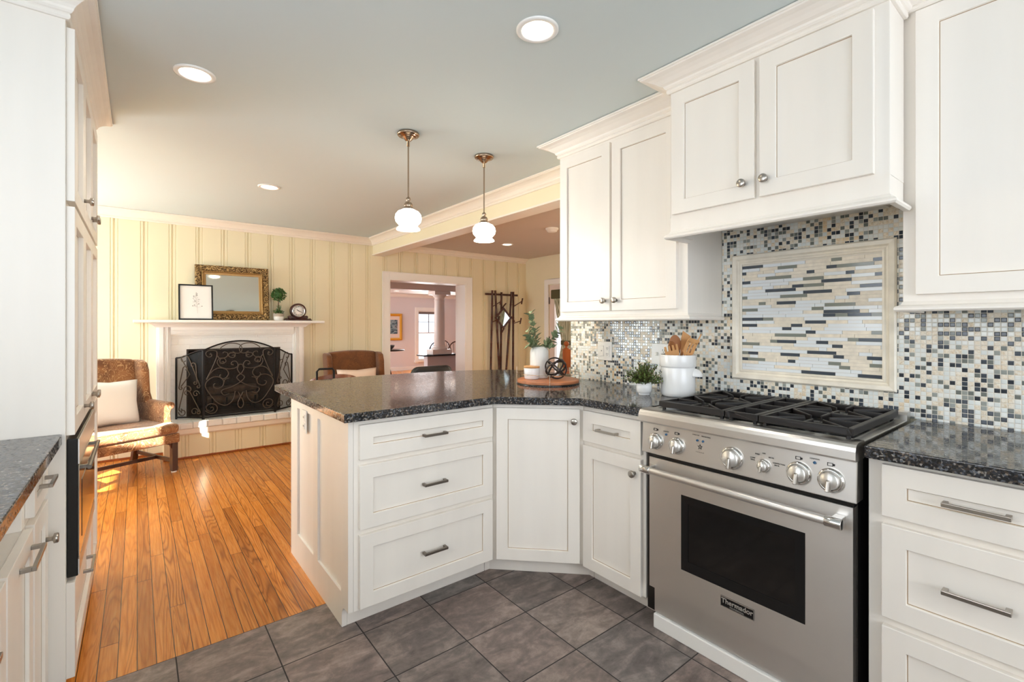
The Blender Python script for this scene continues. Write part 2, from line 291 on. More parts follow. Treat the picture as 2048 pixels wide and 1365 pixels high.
# ------------------------------------------------------------------ mesh builder
class MB:
    def __init__(s): s.v = []; s.f = []; s.m = []; s.s = []
    def add(s, verts, faces, mi=0, sm=False, mat=None):
        o = len(s.v)
        s.v += [(mat @ Vector(p))[:] if mat else tuple(p) for p in verts]
        for f in faces: s.f.append([o+i for i in f]); s.m.append(mi); s.s.append(sm)
        return s
    def box(s, a, b, mi=0, mat=None):
        (x0, x1), (y0, y1), (z0, z1) = [sorted(p) for p in zip(a, b)]
        return s.add([(x0, y0, z0), (x1, y0, z0), (x1, y1, z0), (x0, y1, z0), (x0, y0, z1), (x1, y0, z1), (x1, y1, z1), (x0, y1, z1)],
                     [(3, 2, 1, 0), (4, 5, 6, 7), (0, 1, 5, 4), (1, 2, 6, 5), (2, 3, 7, 6), (3, 0, 4, 7)], mi, False, mat)
    def cyl(s, p0, p1, r0, r1=None, n=20, mi=0, caps=True):
        r1 = r0 if r1 is None else r1; p0, p1 = Vector(p0), Vector(p1); d = (p1-p0).normalized()
        u = d.orthogonal().normalized(); w = d.cross(u)
        vs = [(p+(u*math.cos(2*PI*i/n)+w*math.sin(2*PI*i/n))*r)[:] for p, r in ((p0, r0), (p1, r1)) for i in range(n)]
        s.add(vs, [(i, (i+1) % n, n+(i+1) % n, n+i) for i in range(n)], mi, True)
        if caps: s.add(vs, [tuple(range(n))[::-1], tuple(range(n, 2*n))], mi, False)
        return s
    def tube(s, pts, r, n=8, closed=False, mi=0, caps=True):
        P = [Vector(p) for p in pts]; N = len(P); rr = r if isinstance(r, (list, tuple)) else [r]*N
        vs = []; u = None
        for i in range(N):
            a, b = P[(i-1) % N] if (closed or i) else P[i], P[(i+1) % N] if (closed or i < N-1) else P[i]
            d = (b-a); d = d.normalized() if d.length > 1e-9 else Vector((0, 0, 1))
            u = d.orthogonal().normalized() if u is None else (u-d*u.dot(d)).normalized()
            w = d.cross(u)
            vs += [(P[i]+(u*math.cos(2*PI*k/n)+w*math.sin(2*PI*k/n))*rr[i])[:] for k in range(n)]
        fs = []
        for i in range(N if closed else N-1):
            j = (i+1) % N
            fs += [(i*n+k, i*n+(k+1) % n, j*n+(k+1) % n, j*n+k) for k in range(n)]
        s.add(vs, fs, mi, True)
        if caps and not closed: s.add(vs, [tuple(range(n))[::-1], tuple((N-1)*n+k for k in range(n))], mi, False)
        return s
    def lathe(s, prof, c=(0, 0, 0), n=32, mi=0, mat=None, sm=True):
        vs = []; c = Vector(c)
        for r, z in prof: vs += [(c.x+r*math.cos(2*PI*k/n), c.y+r*math.sin(2*PI*k/n), c.z+z) for k in range(n)]
        fs = [(i*n+k, i*n+(k+1) % n, (i+1)*n+(k+1) % n, (i+1)*n+k) for i in range(len(prof)-1) for k in range(n)]
        return s.add(vs, fs, mi, sm, mat)
    def prism(s, poly, z0, z1, mi=0, mat=None):
        n = len(poly); vs = [(x, y, z0) for x, y in poly]+[(x, y, z1) for x, y in poly]
        return s.add(vs, [tuple(range(n))[::-1], tuple(range(n, 2*n))]+[(i, (i+1) % n, n+(i+1) % n, n+i) for i in range(n)], mi, False, mat)
    def sweep(s, prof, path, closed=False, mi=0, caps=True, mat=None):
        # prof: (outward, z); path: (x, y) walked so that outward lies on its right
        N = len(path); P = [Vector((x, y)) for x, y in path]; vs = []; n = len(prof)
        for i in range(N):
            ds = []
            if closed or i: ds.append((P[i]-P[(i-1) % N]).normalized())
            if closed or i < N-1: ds.append((P[(i+1) % N]-P[i]).normalized())
            ns = [Vector((d.y, -d.x)) for d in ds]; m = sum(ns, Vector((0, 0))).normalized(); k = 1/max(.3, m.dot(ns[0]))
            vs += [(P[i].x+m.x*o*k, P[i].y+m.y*o*k, z) for o, z in prof]
        fs = []
        for i in range(N if closed else N-1):
            j = (i+1) % N; fs += [(i*n+k, j*n+k, j*n+(k+1) % n, i*n+(k+1) % n) for k in range(n)]
        if caps and not closed: fs += [tuple(range(n)), tuple((N-1)*n+k for k in range(n))[::-1]]
        return s.add(vs, fs, mi, False, mat)
    def ball(s, c, r, n=16, mi=0, sc=(1, 1, 1), mat=None):
        pr = [(math.sin(PI*i/n)*r, -math.cos(PI*i/n)*r) for i in range(n+1)]
        vs = []
        for rr, z in pr: vs += [(c[0]+rr*math.cos(2*PI*k/n)*sc[0], c[1]+rr*math.sin(2*PI*k/n)*sc[1], c[2]+z*sc[2]) for k in range(n)]
        return s.add(vs, [(i*n+k, i*n+(k+1) % n, (i+1)*n+(k+1) % n, (i+1)*n+k) for i in range(n) for k in range(n)], mi, True, mat)
    def build(s, name, mats, parent=None, bevel=0, seg=2, subsurf=0, weld=False):
        me = bpy.data.meshes.new(name); me.from_pydata(s.v, [], s.f)
        mats = mats if isinstance(mats, (list, tuple)) else [mats]
        for m in mats: me.materials.append(m)
        me.polygons.foreach_set('material_index', s.m); me.polygons.foreach_set('use_smooth', s.s)
        o = bpy.data.objects.new(name, me); COL.objects.link(o)
        if parent: o.parent = parent
        if weld or subsurf or bevel:
            import bmesh
            bm = bmesh.new(); bm.from_mesh(me); bmesh.ops.remove_doubles(bm, verts=bm.verts, dist=1e-5); bmesh.ops.recalc_face_normals(bm, faces=bm.faces); bm.to_mesh(me); bm.free()
        if bevel:
            b = o.modifiers.new('edge', 'BEVEL'); b.width = bevel; b.segments = seg; b.limit_method = 'ANGLE'; b.angle_limit = rad(40)
        if subsurf:
            b = o.modifiers.new('soft', 'SUBSURF'); b.levels = b.render_levels = subsurf
        return o
def tag(o, label, cat, group=None):
    o['label'] = label; o['category'] = cat
    if group: o['group'] = group
    return o
def thing(name, label, cat, loc=(0, 0, 0), rz=0, group=None):
    o = bpy.data.objects.new(name, None); COL.objects.link(o); o.location = loc; o.rotation_euler = (0, 0, rz); o.empty_display_size = .05
    return tag(o, label, cat, group)
def struct(o): o['kind'] = 'structure'; return o
def text(body, name, parent, loc, size, mat, rot=(PI/2, 0, 0), ext=.0004, shear=0, bold=0):
    c = bpy.data.curves.new(name, 'FONT'); c.body = body; c.size = size; c.extrude = ext; c.align_x = 'CENTER'; c.align_y = 'CENTER'; c.shear = shear; c.offset = bold
    c.materials.append(mat); tmp = bpy.data.objects.new(name, c); COL.objects.link(tmp); me = bpy.data.meshes.new_from_object(tmp); me.name = name
    if not me.materials: me.materials.append(mat)
    bpy.data.objects.remove(tmp); bpy.data.curves.remove(c)
    o = bpy.data.objects.new(name, me); COL.objects.link(o); o.parent = parent; o.location = loc; o.rotation_euler = rot; return o
def copy_tree(o, parent=None):
    c = o.copy(); COL.objects.link(c)
    if parent: c.parent = parent
    for ch in list(o.children): copy_tree(ch, c)
    return c

# ------------------------------------------------------------------ room shell
CH, CH2 = 2.36, 2.32            # ceiling heights
XW, XW2 = 2.32, 2.44            # range wall faces
YF = 5.77                       # fireplace wall face
def st(name, mat, *boxes, bevel=0):
    m = MB()
    for a, b in boxes: m.box(a, b)
    return struct(m.build(name, mat, bevel=bevel))
st('floor_tile', TILEF, ((-.9, -2.2, -.05), (XW, 2.216, 0)))
st('floor_wood', WOODF, ((-2.0, 3.3, -.05), (XW, YF, 0)), ((-.9, 2.216, -.05), (XW, 3.3, 0)), ((XW, -1.1, -.05), (4.9, YF, 0)), ((1.4, YF, -.05), (9.6, 12.4, 0)))
st('ceiling', CEIL, ((-1.0, -2.3, CH), (2.4, YF+.1, CH+.08)), ((-2.0, 3.3, CH), (-1.0, YF+.1, CH+.08)))
st('ceiling_annex', CEIL2, ((2.4, -1.2, CH2), (5, YF+.1, CH+.08)))
st('wall_range', YELLOW, ((XW, -2.3, 0), (XW2, 2.27, CH)))
st('wall_rear', WHITE, ((-.9, -2.3, 0), (-.4, -2.2, CH)), ((2.1, -2.3, 0), (XW, -2.2, CH)), ((-.4, -2.3, 0), (2.1, -2.2, .75)), ((-.4, -2.3, 2.12), (2.1, -2.2, CH)))
st('wall_sink', WHITE, ((-.98, -2.3, 0), (-.88, -.1, CH)), ((-.98, 1.6, 0), (-.88, 3.42, CH)), ((-.98, -.1, 0), (-.88, 1.6, 1.1)), ((-.98, -.1, 2.12), (-.88, 1.6, CH)))
st('sun_blocker', IVORY, ((-2.8, -2.3, 2.2), (-.98, 1.7, 2.28)), ((-2.8, -5.6, 2.3), (3.2, -2.3, 2.38)))  # unseen slabs added to keep sun out of rear and sink-wall openings
# family room walls; side window, plus unseen stepped opening shaped to place sun patches
st('wall_family', YELLOW, ((-2.0, 3.32, 0), (-1.9, 4.45, CH)), ((-2.0, 5.6, 0), (-1.9, YF, CH)), ((-2.0, 4.45, 0), (-1.9, 5.6, .55)), ((-2.0, 4.45, 2.05), (-1.9, 5.6, CH)),
   ((-1.9, 3.32, 0), (-1.75, 3.42, CH)), ((-.95, 3.32, 0), (-.88, 3.42, CH)), ((-1.75, 3.32, 0), (-.95, 3.42, .84)), ((-1.75, 3.32, 1.44), (-1.13, 3.42, CH)), ((-1.13, 3.32, 1.67), (-.95, 3.42, CH)))
st('wall_porch', YELLOW, ((4.86, -1.2, 0), (4.96, 4.35, CH)), ((4.86, 5.23, 0), (4.96, YF+.1, CH)), ((4.86, 4.35, 1.88), (4.96, 5.23, CH)), ((XW2, -1.2, 0), (4.96, -1.1, CH)))
# fireplace wall: vertical boards with beaded joints, an opening to the dining room, a pocket for the firebox
def board_wall(m, x0, x1, z0, z1, y, ph=.055, pitch=.2215):
    xs = [(x0, 0)]; k = math.ceil((x0-ph)/pitch)
    prof = [(-.032, 0), (-.029, .006), (-.025, .001), (-.012, .001), (-.010, .011), (.003, .011), (.005, .001), (.022, .001), (.025, .006), (.029, 0)]
    while ph+k*pitch < x1-.01:
        c = ph+k*pitch
        for dx, d in prof:
            if x0 < c+dx < x1: xs.append((c+dx, d))
        k += 1
    xs.append((x1, 0)); n = len(xs)
    vs = [(x, y+d, z0) for x, d in xs]+[(x, y+d, z1) for x, d in xs]+[(x0, y+.02, z0), (x1, y+.02, z0), (x0, y+.02, z1), (x1, y+.02, z1)]
    m.add(vs, [(i, i+1, n+i+1, n+i) for i in range(n-1)]+[(2*n+1, 2*n, 2*n+2, 2*n+3), (0, n, 2*n+2, 2*n), (n-1, 2*n+1, 2*n+3, 2*n-1)])
OX0, OX1, OZ = 2.549, 3.711, 1.866
FX0, FX1, FZ0, FZ1 = .385, 1.245, .34, 1.03
m = MB()
for a in ((-1.9, FX0, 0, CH), (FX0, FX1, 0, FZ0), (FX0, FX1, FZ1, CH), (FX1, OX0, 0, CH), (OX0, OX1, OZ, CH), (OX1, 4.86, 0, CH)): board_wall(m, *a, YF)
for a, b in (((-2.0, YF+.02, 0), (FX0, 5.99, CH)), ((FX0, YF+.02, 0), (FX1, 5.99, FZ0)), ((FX0, YF+.02, FZ1), (FX1, 5.99, CH)), ((FX1, YF+.02, 0), (OX0, 5.99, CH)), ((OX0, YF+.02, OZ), (OX1, 5.99, CH)), ((OX1, YF+.02, 0), (4.96, 5.99, CH))): m.box(a, b)
struct(m.build('wall_fireplace', YELLOW))
# crown mouldings
def crown(h, p, z):   # closed profile (outward, z) hanging below z
    return [(0, z-h), (.009, z-h), (.013, z-h+.006), (.013, z-h+.014), (.010, z-h+.018), (.016, z-h+.021), (.021, z-h+.027), (.023, z-h+.034), (p*.36, z-h*.50), (p*.52, z-h*.36), (p*.70, z-h*.25), (p*.90, z-h*.19), (p*.93, z-h*.16), (p*.93, z-h*.13), (p, z-h*.12), (p, z-.001), (0, z-.001)]
m = MB(); m.sweep(crown(.088, .085, CH), [(-1.9, 3.42), (-1.9, YF), (2.33, YF), (2.33, 2.27)]); struct(m.build('trim_crown', IVORY, bevel=.0015))
m = MB(); m.sweep(crown(.075, .06, CH2), [(2.47, YF), (4.86, YF)]); struct(m.build('trim_annex_crown', IVORY))
st('beam', YELLOW, ((2.33, 2.27, 2.165), (2.47, YF, CH)))
st('trim_beam_casing', IVORY, ((2.322, 2.272, 2.15), (2.478, YF-.001, 2.164)))
# casing and lining of the dining opening
m = MB()
m.box((2.455, YF-.022, 0), (2.545, YF-.001, 1.954)); m.box((3.716, YF-.022, 0), (3.813, YF-.001, 1.954)); m.box((2.5451, YF-.022, OZ+.002), (3.7159, YF-.001, 1.954))
m.box((2.447, YF-.03, 0), (2.462, YF-.0215, 1.962)); m.box((3.806, YF-.03, 0), (3.821, YF-.0215, 1.962)); m.box((2.4621, YF-.03, 1.946), (3.8059, YF-.0215, 1.962))
m.box((OX0-.012, YF-.018, 0), (OX0+.012, 6.01, OZ+.01)); m.box((OX1-.012, YF-.018, 0), (OX1+.012, 6.01, OZ+.01)); m.box((OX0+.0121, YF-.018, OZ-.012), (OX1-.0121, 6.01, OZ+.01))
struct(m.build('trim_dining_opening', WHITE, bevel=.003))
st('baseboard_fireplace', OAKW, ((-1.9, YF-.016, 0), (.2, YF-.001, .02)), ((1.5, YF-.016, 0), (2.44, YF-.001, .02)))
# dining room beyond
DY, DH = 12.3, 2.13
WX0, WX1, WZ0, WZ1 = 6.31, 7.03, .26, 1.69
m = MB()
for a, b in (((1.4, DY, 0), (WX0, DY+.1, 2.5)), ((WX1, DY, 0), (9.6, DY+.1, 2.5)), ((WX0, DY, 0), (WX1, DY+.1, WZ0)), ((WX0, DY, WZ1), (WX1, DY+.1, 2.5)), ((1.3, 5.99, 0), (1.4, DY+.1, 2.5)), ((9.6, 5.99, 0), (9.7, DY+.1, 2.5)), ((1.4, 5.991, 1.95), (9.6, 6.0, 2.5)), ((3.83, 5.991, 0), (9.6, 6.0, 1.95))): m.box(a, b)
struct(m.build('wall_dining', MAUVE))
st('ceiling_dining', CEIL2, ((1.4, 6.0, DH+.02), (9.6, DY, DH+.1)))
m = MB(); m.box((1.4, 8.75, 1.99), (9.6, 9.05, DH+.02)); struct(m.build('beam_dining', WHITE))
m = MB(); m.sweep(crown(.09, .09, DH+.02), [(1.4, DY), (9.6, DY)]); struct(m.build('trim_dining_crown', WHITE))
st('baseboard_dining', WHITE, ((1.4, DY-.02, 0), (9.6, DY-.001, .10)))
# dining window
wr = bpy.data.objects.new('window_1', None); COL.objects.link(wr); wr['kind'] = 'structure'; wr.location = (WX0, DY, WZ0)
m = MB(); w, h = WX1-WX0, WZ1-WZ0
for a, b in (((-.09, -.03, -.08), (0, -.002, h+.09)), ((w, -.03, -.08), (w+.09, -.002, h+.09)), ((0, -.03, h), (w, -.002, h+.09)), ((-.12, -.05, -.05), (w+.12, -.002, 0)), ((0, .0, 0), (.03, .05, h)), ((w-.03, 0, 0), (w, .05, h)), ((.03, 0, 0), (w-.03, .05, .04)), ((.03, 0, h-.03), (w-.03, .05, h)), ((.03, 0, h*.54), (w-.03, .05, h*.54+.03))): m.box(a, b)
m.build('window_frame', WHITE, wr)
m = MB(); m.box((w*.5-.01, .015, h*.54+.03), (w*.5+.01, .035, h-.03)); m.box((.03, .016, h*.77), (w-.03, .034, h*.77+.015)); m.build('glazing_bar', M('grey_glazing_bar', (150, 150, 152), .5), wr)
m = MB(); m.box((.03, .024, .04), (w-.03, .027, h-.03)); m.build('glass', PANE, wr)
m = MB(); m.box((.035, .004, h-.10), (w-.035, .014, h-.031)); m.build('roller_shade', M('taupe_shade', (120, 104, 98), .7), wr)
# porch door with tied curtain (annex wall)
d1 = bpy.data.objects.new('door_1', None); COL.objects.link(d1); d1['kind'] = 'structure'; d1.location = (4.86, 5.23, 0)
m = MB()
for a, b in (((-.02, 0, 0), (-.001, .085, 1.96)), ((-.02, -.965, 0), (-.001, -.88, 1.96)), ((-.02, -.88, 1.88), (-.001, 0, 1.96))): m.box(a, b)
m.build('door_casing', WHITE, d1, bevel=.003)
m = MB()
for a, b in (((.01, -.11, .01), (.05, -.003, 1.872)), ((.01, -.877, .01), (.05, -.77, 1.872)), ((.01, -.77, 1.72), (.05, -.11, 1.872)), ((.01, -.77, .01), (.05, -.11, .28))): m.box(a, b)
m.build('door_frame', M('warm_white_door', (226, 206, 194), .4), d1, bevel=.003)
m = MB(); m.box((.028, -.77, .28), (.032, -.11, 1.72)); m.build('glass', PANE, d1)
m = MB()
for z in (.25, 1.05, 1.64): m.box((-.006, -.012, z-.05), (.012, .004, z+.05))
m.build('hinge', DKNICK, d1)
cu = thing('curtain', 'olive striped curtain tied in the middle over the porch door glass', 'curtain', (4.845, 4.79, 0))
m = MB(); n = 48
rows = []
for z, hw in ((1.76, .31), (1.55, .26), (1.3, .20), (1.12, .15), (1.02, .12), (.9, .15), (.7, .21), (.4, .28), (.3, .3)):
    rows.append([(-.012-.010*math.sin(k*PI*.9)-.012, hw*(1-2*k/n), z) for k in range(n+1)])
vs = [p for r in rows for p in r]; m.add(vs, [(i*(n+1)+k, i*(n+1)+k+1, (i+1)*(n+1)+k+1, (i+1)*(n+1)+k) for i in range(len(rows)-1) for k in range(n)], 0, True)
o = m.build('drape', CURT, cu); so = o.modifiers.new('thick', 'SOLIDIFY'); so.thickness = .003
m = MB(); m.box((-.042, -.13, .985), (-.006, .13, 1.05)); m.build('tie_band', OLIVE, cu, bevel=.004)
m = MB(); m.box((-.05, -.33, 1.66), (-.012, .33, 1.78)); m.cyl((-.03, -.34, 1.785), (-.03, .34, 1.785), .008); m.build('valance', OLIVE, cu, bevel=.006)

# ------------------------------------------------------------------ cabinet helpers
# local frame: x to the viewer's right, front plane y = 0, depth +y, z up
def shaker(m, x0, x1, z0, z1, t=.02, s=.057, rec=.009, y=0):
    yf = y-t; g = .0026
    X = [x0, x0+s, x0+s+g, x1-s-g, x1-s, x1]; Z = [z0, z0+s, z0+s+g, z1-s-g, z1-s, z1]
    def ring(i, yy): return [(X[i], yy, Z[i]), (X[5-i], yy, Z[i]), (X[5-i], yy, Z[5-i]), (X[i], yy, Z[5-i])]
    vs = ring(0, y)+ring(0, yf)+ring(1, yf)+ring(1, yf+rec)+ring(2, yf+rec)
    fs = [(3, 2, 1, 0)]
    for a, b in ((0, 4), (4, 8), (8, 12)): fs += [(a+i, a+(i+1) % 4, b+(i+1) % 4, b+i) for i in range(4)]
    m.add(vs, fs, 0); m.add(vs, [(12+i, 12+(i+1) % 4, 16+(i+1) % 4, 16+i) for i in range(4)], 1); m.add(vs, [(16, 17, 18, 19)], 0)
def front(kind, x0, x1, z0, z1, parent, s=.057, t=.02, rec=.009):
    m = MB(); shaker(m, x0, x1, z0, z1, t, s, rec); return m.build(kind, [CREAM, GLAZE_SHADE], parent, bevel=.0016)
def pull(parent, x, z, y=-.02, L=.118, vert=False, mat=None):
    m = MB(); a = L/2
    m.box((x-a, y-.030, z-.0055), (x+a, y-.021, z+.0055))
    m.box((x-a, y-.0211, z-.0055), (x-a+.012, y, z+.0055)); m.box((x+a-.012, y-.0211, z-.0055), (x+a, y, z+.0055))
    return m.build('handle', mat or NICKEL, parent, bevel=.0012)
def knob(parent, x, z, y=-.02, r=.0155, name='knob'):
    m = MB(); m.lathe([(0, 0), (.0075, 0), (.0065, .012), (.008, .016), (r, .0185), (r, .027), (r-.0025, .0292), (0, .0292)], n=28, mat=Matrix.Translation((x, y, z)) @ Matrix.Rotation(PI/2, 4, 'X'))
    return m.build(name, NICKEL, parent)
def body(parent, w, d, z0, z1, toe=True, toe_d=.075, x0=0, name='carcass'):
    m = MB(); m.box((x0, 0, z0), (w, d, z1))
    if toe: m.box((x0+.002, toe_d, 0), (w-.002, d, z0))
    return m.build(name, CREAM, parent, bevel=.002)

RW = -PI/2                     # facing the camera from the range wall
ZT = .878                      # cabinet top under the stone
# island drawer base
isl = thing('island_cabinet', 'cream three-drawer peninsula cabinet under the near end of the granite bar', 'cabinet', (.676, 1.925, 0))
m = MB(); m.box((.02, 0, .088), (.728, .90, ZT)); m.box((.02, .075, 0), (.728, .90, .088)); m.build('carcass', CREAM, isl, bevel=.002)
m = MB()
prof = [(0, .091), (.012, .091)]  # end panel with the arched toe notch, frame and two sunk panels
def ypanel(m, y0, y1, z0, z1, t=.019, mat=0):
    m.box((0, y0, z0), (t, y1, z1), mat)
poly = [(0, ZT), (.911, ZT), (.911, 0), (.075, 0), (.075, .06), (.070, .078), (.058, .088), (.04, .091), (0, .091)]
e = MB()
L = [(.0, .0)]
# stiles and rails
for y0, y1, z0, z1 in ((.0, .0755, .091, ZT), (.0755, .086, 0, ZT), (.086, .417, .825, ZT), (.4874, .784, .825, ZT), (.417, .4874, 0, ZT), (.784, .911, 0, ZT), (.086, .417, 0, .145), (.4874, .784, 0, .145)):
    e.box((-.002, y0, z0), (.019, y1, z1))
e.box((.008, .08, .14), (.0185, .79, .83))
e.prism([(.075, .0909), (.075, .05), (.072, .07), (.06, .085), (.045, .0909)], -.002, .019, mat=Matrix(((0, 0, 1, 0), (1, 0, 0, 0), (0, 1, 0, 0), (0, 0, 0, 1))))
e.build('end_panel', CREAM, isl)
for z0, z1, hz in ((.714, .858, .777), (.426, .690, .557), (.10, .402, .25)):
    d = front('drawer', .040, .714, z0, z1, isl); pull(d, .382, hz, mat=DKNICK)
ol = thing('electrical_outlet', 'white outlet on the peninsula end panel under the counter', 'outlet', (.674, 2.553, .777), -PI/2)
m = MB(); m.box((-.036, -.006, -.058), (.036, 0, .058)); m.build('cover_plate', PLAST, ol, bevel=.003)
m = MB()
for dz in (-.022, .022): m.box((-.017, -.0085, dz-.014), (.017, -.006, dz+.014))
for dz in (-.022, .022):
    for dx in (-.006, .006): m.box((dx-.001, -.0092, dz-.004), (dx+.001, -.0084, dz+.006), 1)
m.build('socket', [PLAST, INK], ol)
# diagonal corner base
dg = thing('corner_cabinet', 'cream diagonal corner base cabinet with one door and round knob', 'cabinet', (1.405, 1.925, 0), -PI/4)
q = .4525
def loc2(x, y): dx, dy = x-1.405, y-1.925; c = math.cos(PI/4); return (dx*c-dy*c, dx*c+dy*c)
def pent(off): 
    o = off/math.sqrt(2); return [loc2(*p) for p in ((1.4055+2*o, 1.925), (1.725, 1.6055+2*o), (2.316, 1.6055+2*o), (2.316, 2.26), (1.4055+2*o, 2.26))]
m = MB(); P0 = [loc2(*p) for p in ((1.4065, 1.925), (1.725, 1.6065), (2.316, 1.6065), (2.316, 2.26), (1.4065, 2.26))]; m.prism(P0, .088, ZT)
a = .075; P1 = [loc2(*p) for p in ((1.4065, 2.0), (1.436, 2.0), (1.80, 1.636), (1.80, 1.6065), (2.316, 1.6065), (2.316, 2.26), (1.4065, 2.26))]; m.prism(P1, 0, .088)
m.build('carcass', CREAM, dg, bevel=.002)
d = front('door', .020, q-.020, .100, .858, dg); knob(d, q-.048, .80)
# base left of range
bl = thing('base_cabinet', 'narrow cream base cabinet with drawer over door, left of the steel range', 'cabinet', (1.725, 1.604, 0), RW)
body(bl, .364, .592, .088, ZT)
d = front('drawer', .012, .350, .706, .854, bl); pull(d, .172, .777)
d = front('door', .012, .350, .092, .686, bl); knob(d, .318, .622)
# base right of range
br = thing('base_cabinet', 'cream three-drawer base cabinet right of the steel range', 'cabinet', (1.725, .447, 0), RW)
body(br, .82, .592, .088, ZT)
for z0, z1, hz in ((.714, .864, .792), (.42, .690, .558), (.10, .394, .25)):
    d = front('drawer', .036, .49, z0, z1, br); pull(d, .236, hz, L=.13)
# stone tops
def stone(name, poly, label, z0=.8785, z1=.915):
    m = MB(); m.prism(poly, z0, z1); o = m.build(name, GRAN, bevel=.004, seg=3); return tag(o, label, 'countertop')
def arc(pts, k=5):   # Catmull-Rom through pts
    out = []; P = [Vector(p) for p in pts]; P = [2*P[0]-P[1]]+P+[2*P[-1]-P[-2]]
    for i in range(1, len(P)-2):
        for j in range(k):
            t = j/k; a, b, c, d = P[i-1], P[i], P[i+1], P[i+2]
            out.append((.5*((2*b)+(c-a)*t+(2*a-5*b+4*c-d)*t*t+(3*b-a-3*c+d)*t**3))[:])
    return out+[tuple(P[-2])]
back = arc([(2.455, 2.30), (2.47, 2.62), (2.36, 2.92), (2.10, 3.10), (1.75, 3.20), (1.35, 3.22), (.95, 3.19), (.66, 3.10)])
stone('peninsula_countertop', [(.645, 1.885), (1.388, 1.885), (1.683, 1.590), (1.683, 1.2385), (2.318, 1.2385), (2.318, 2.272), (2.443, 2.272)]+back+[(.64, 3.08)], 'black granite top of the peninsula running from the bar end to the range')
stone('range_side_countertop', [(1.683, .4475), (1.683, -.39), (2.318, -.39), (2.318, .4475)], 'black granite countertop right of the range')
stone('left_countertop', [(-.879, -.6), (-.192, -.6), (-.192, 2.122), (-.879, 2.122)], 'black granite countertop at the left edge beside the tall oven cabinet')
# upper cabinets
def light_rail(parent, path, z, name='light_rail'):
    m = MB(); m.sweep([(0, z-.004), (.016, z-.004), (.021, z+.002), (.021, z+.008), (.016, z+.014), (.006, z+.018), (0, z+.03)], path); return m.build(name, CREAM, parent, bevel=.001)
def crown_of(parent, path, h, p, z=CH-.002):
    m = MB(); m.sweep(crown(h, p, z), path); return m.build('crown_moulding', CREAM, parent, bevel=.0012)
ul = thing('upper_cabinet', 'cream two-door wall cabinet above the potted plant, left of the hood', 'cabinet', (2.0, 2.054, 0), RW)
m = MB(); m.box((0, 0, 1.31), (.845, .317, CH-.002)); m.build('carcass', CREAM, ul, bevel=.002)
d = front('door', .020, .398, 1.348, 2.252, ul); knob(d, .366, 1.402)
d = front('door', .412, .797, 1.348, 2.252, ul); knob(d, .444, 1.402)
crown_of(ul, [(0, .317), (0, 0), (.845, 0)], .085, .10); light_rail(ul, [(0, .317), (0, 0), (.845, 0), (.845, .30)], 1.298)
hd = thing('hood_cabinet', 'cream two-door cabinet hiding the range hood, projecting above the range', 'cabinet', (1.83, 1.189, 0), RW)
m = MB(); m.box((0, 0, 1.74), (.77, .16, CH-.002)); m.box((.002, .16, 1.74), (.762, .487, CH-.002)); m.box((0, 0, 1.66), (.77, .02, 1.74)); m.box((0, .02, 1.66), (.018, .155, 1.74)); m.box((.752, .02, 1.66), (.77, .155, 1.74))
m.build('carcass', CREAM, hd, bevel=.002)
d = front('door', .018, .365, 1.748, 2.268, hd); knob(d, .327, 1.808)
d = front('door', .385, .732, 1.748, 2.268, hd); knob(d, .407, 1.808)
crown_of(hd, [(0, .158), (0, 0), (.77, 0), (.77, .158)], .078, .10); light_rail(hd, [(0, .155), (0, 0), (.77, 0), (.77, .155)], 1.650)
m = MB(); m.box((.10, .06, 1.722), (.67, .44, 1.7395)); m.build('filter_panel', STEEL, hd)
ur = thing('upper_cabinet', 'tall cream wall cabinet at the right edge above the granite', 'cabinet', (2.0, .424, 0), RW)
m = MB(); m.box((0, 0, 1.335), (.86, .317, CH-.002)); m.build('carcass', CREAM, ur, bevel=.002)
front('door', .036, .44, 1.37, 2.29, ur); front('door', .452, .85, 1.37, 2.29, ur)
crown_of(ur, [(0, 0), (.86, 0)], .06, .09); light_rail(ur, [(0, .30), (0, 0), (.86, 0)], 1.319)

# ------------------------------------------------------------------ backsplash
o = MB()
for a, b in (((2.3105, 1.1535, .915), (2.3195, 2.268, 1.309)), ((2.3105, .425, .915), (2.3195, .5065, 1.75)), ((2.3105, -.39, .915), (2.3195, .4249, 1.334)), ((2.3105, .5066, .915), (2.3195, 1.1534, 1.008)), ((2.3105, .5066, 1.612), (2.3195, 1.1534, 1.75)), ((2.3105, 1.1535, 1.3121), (2.3195, 1.207, 1.75))): o.box(a, b)
tag(o.build('mosaic_backsplash', MOS), 'small square glass and stone mosaic backsplash behind range and counters', 'backsplash')
tp = thing('tile_panel', 'marble framed panel of horizontal glass and stone strips above the range', 'tile panel', (2.3195, 1.1533, 1.0085), RW)
m = MB(); FW, FH = .6465, .603
m.sweep([(0, 0), (-.047, 0), (-.047, .012), (-.04, .014), (-.034, .010), (-.028, .013), (-.022, .022), (-.006, .024), (0, .018)], [(0, 0), (FW, 0), (FW, FH), (0, FH)], True, mat=Matrix(((1, 0, 0, 0), (0, 0, -1, 0), (0, 1, 0, 0), (0, 0, 0, 1))))
m.build('marble_frame', MARB, tp, bevel=.001)
m = MB(); m.box((.046, -.006, .046), (FW-.046, 0, FH-.046), 4)
rnd = random.Random(11); z = .0475; H = .0147; prev = []
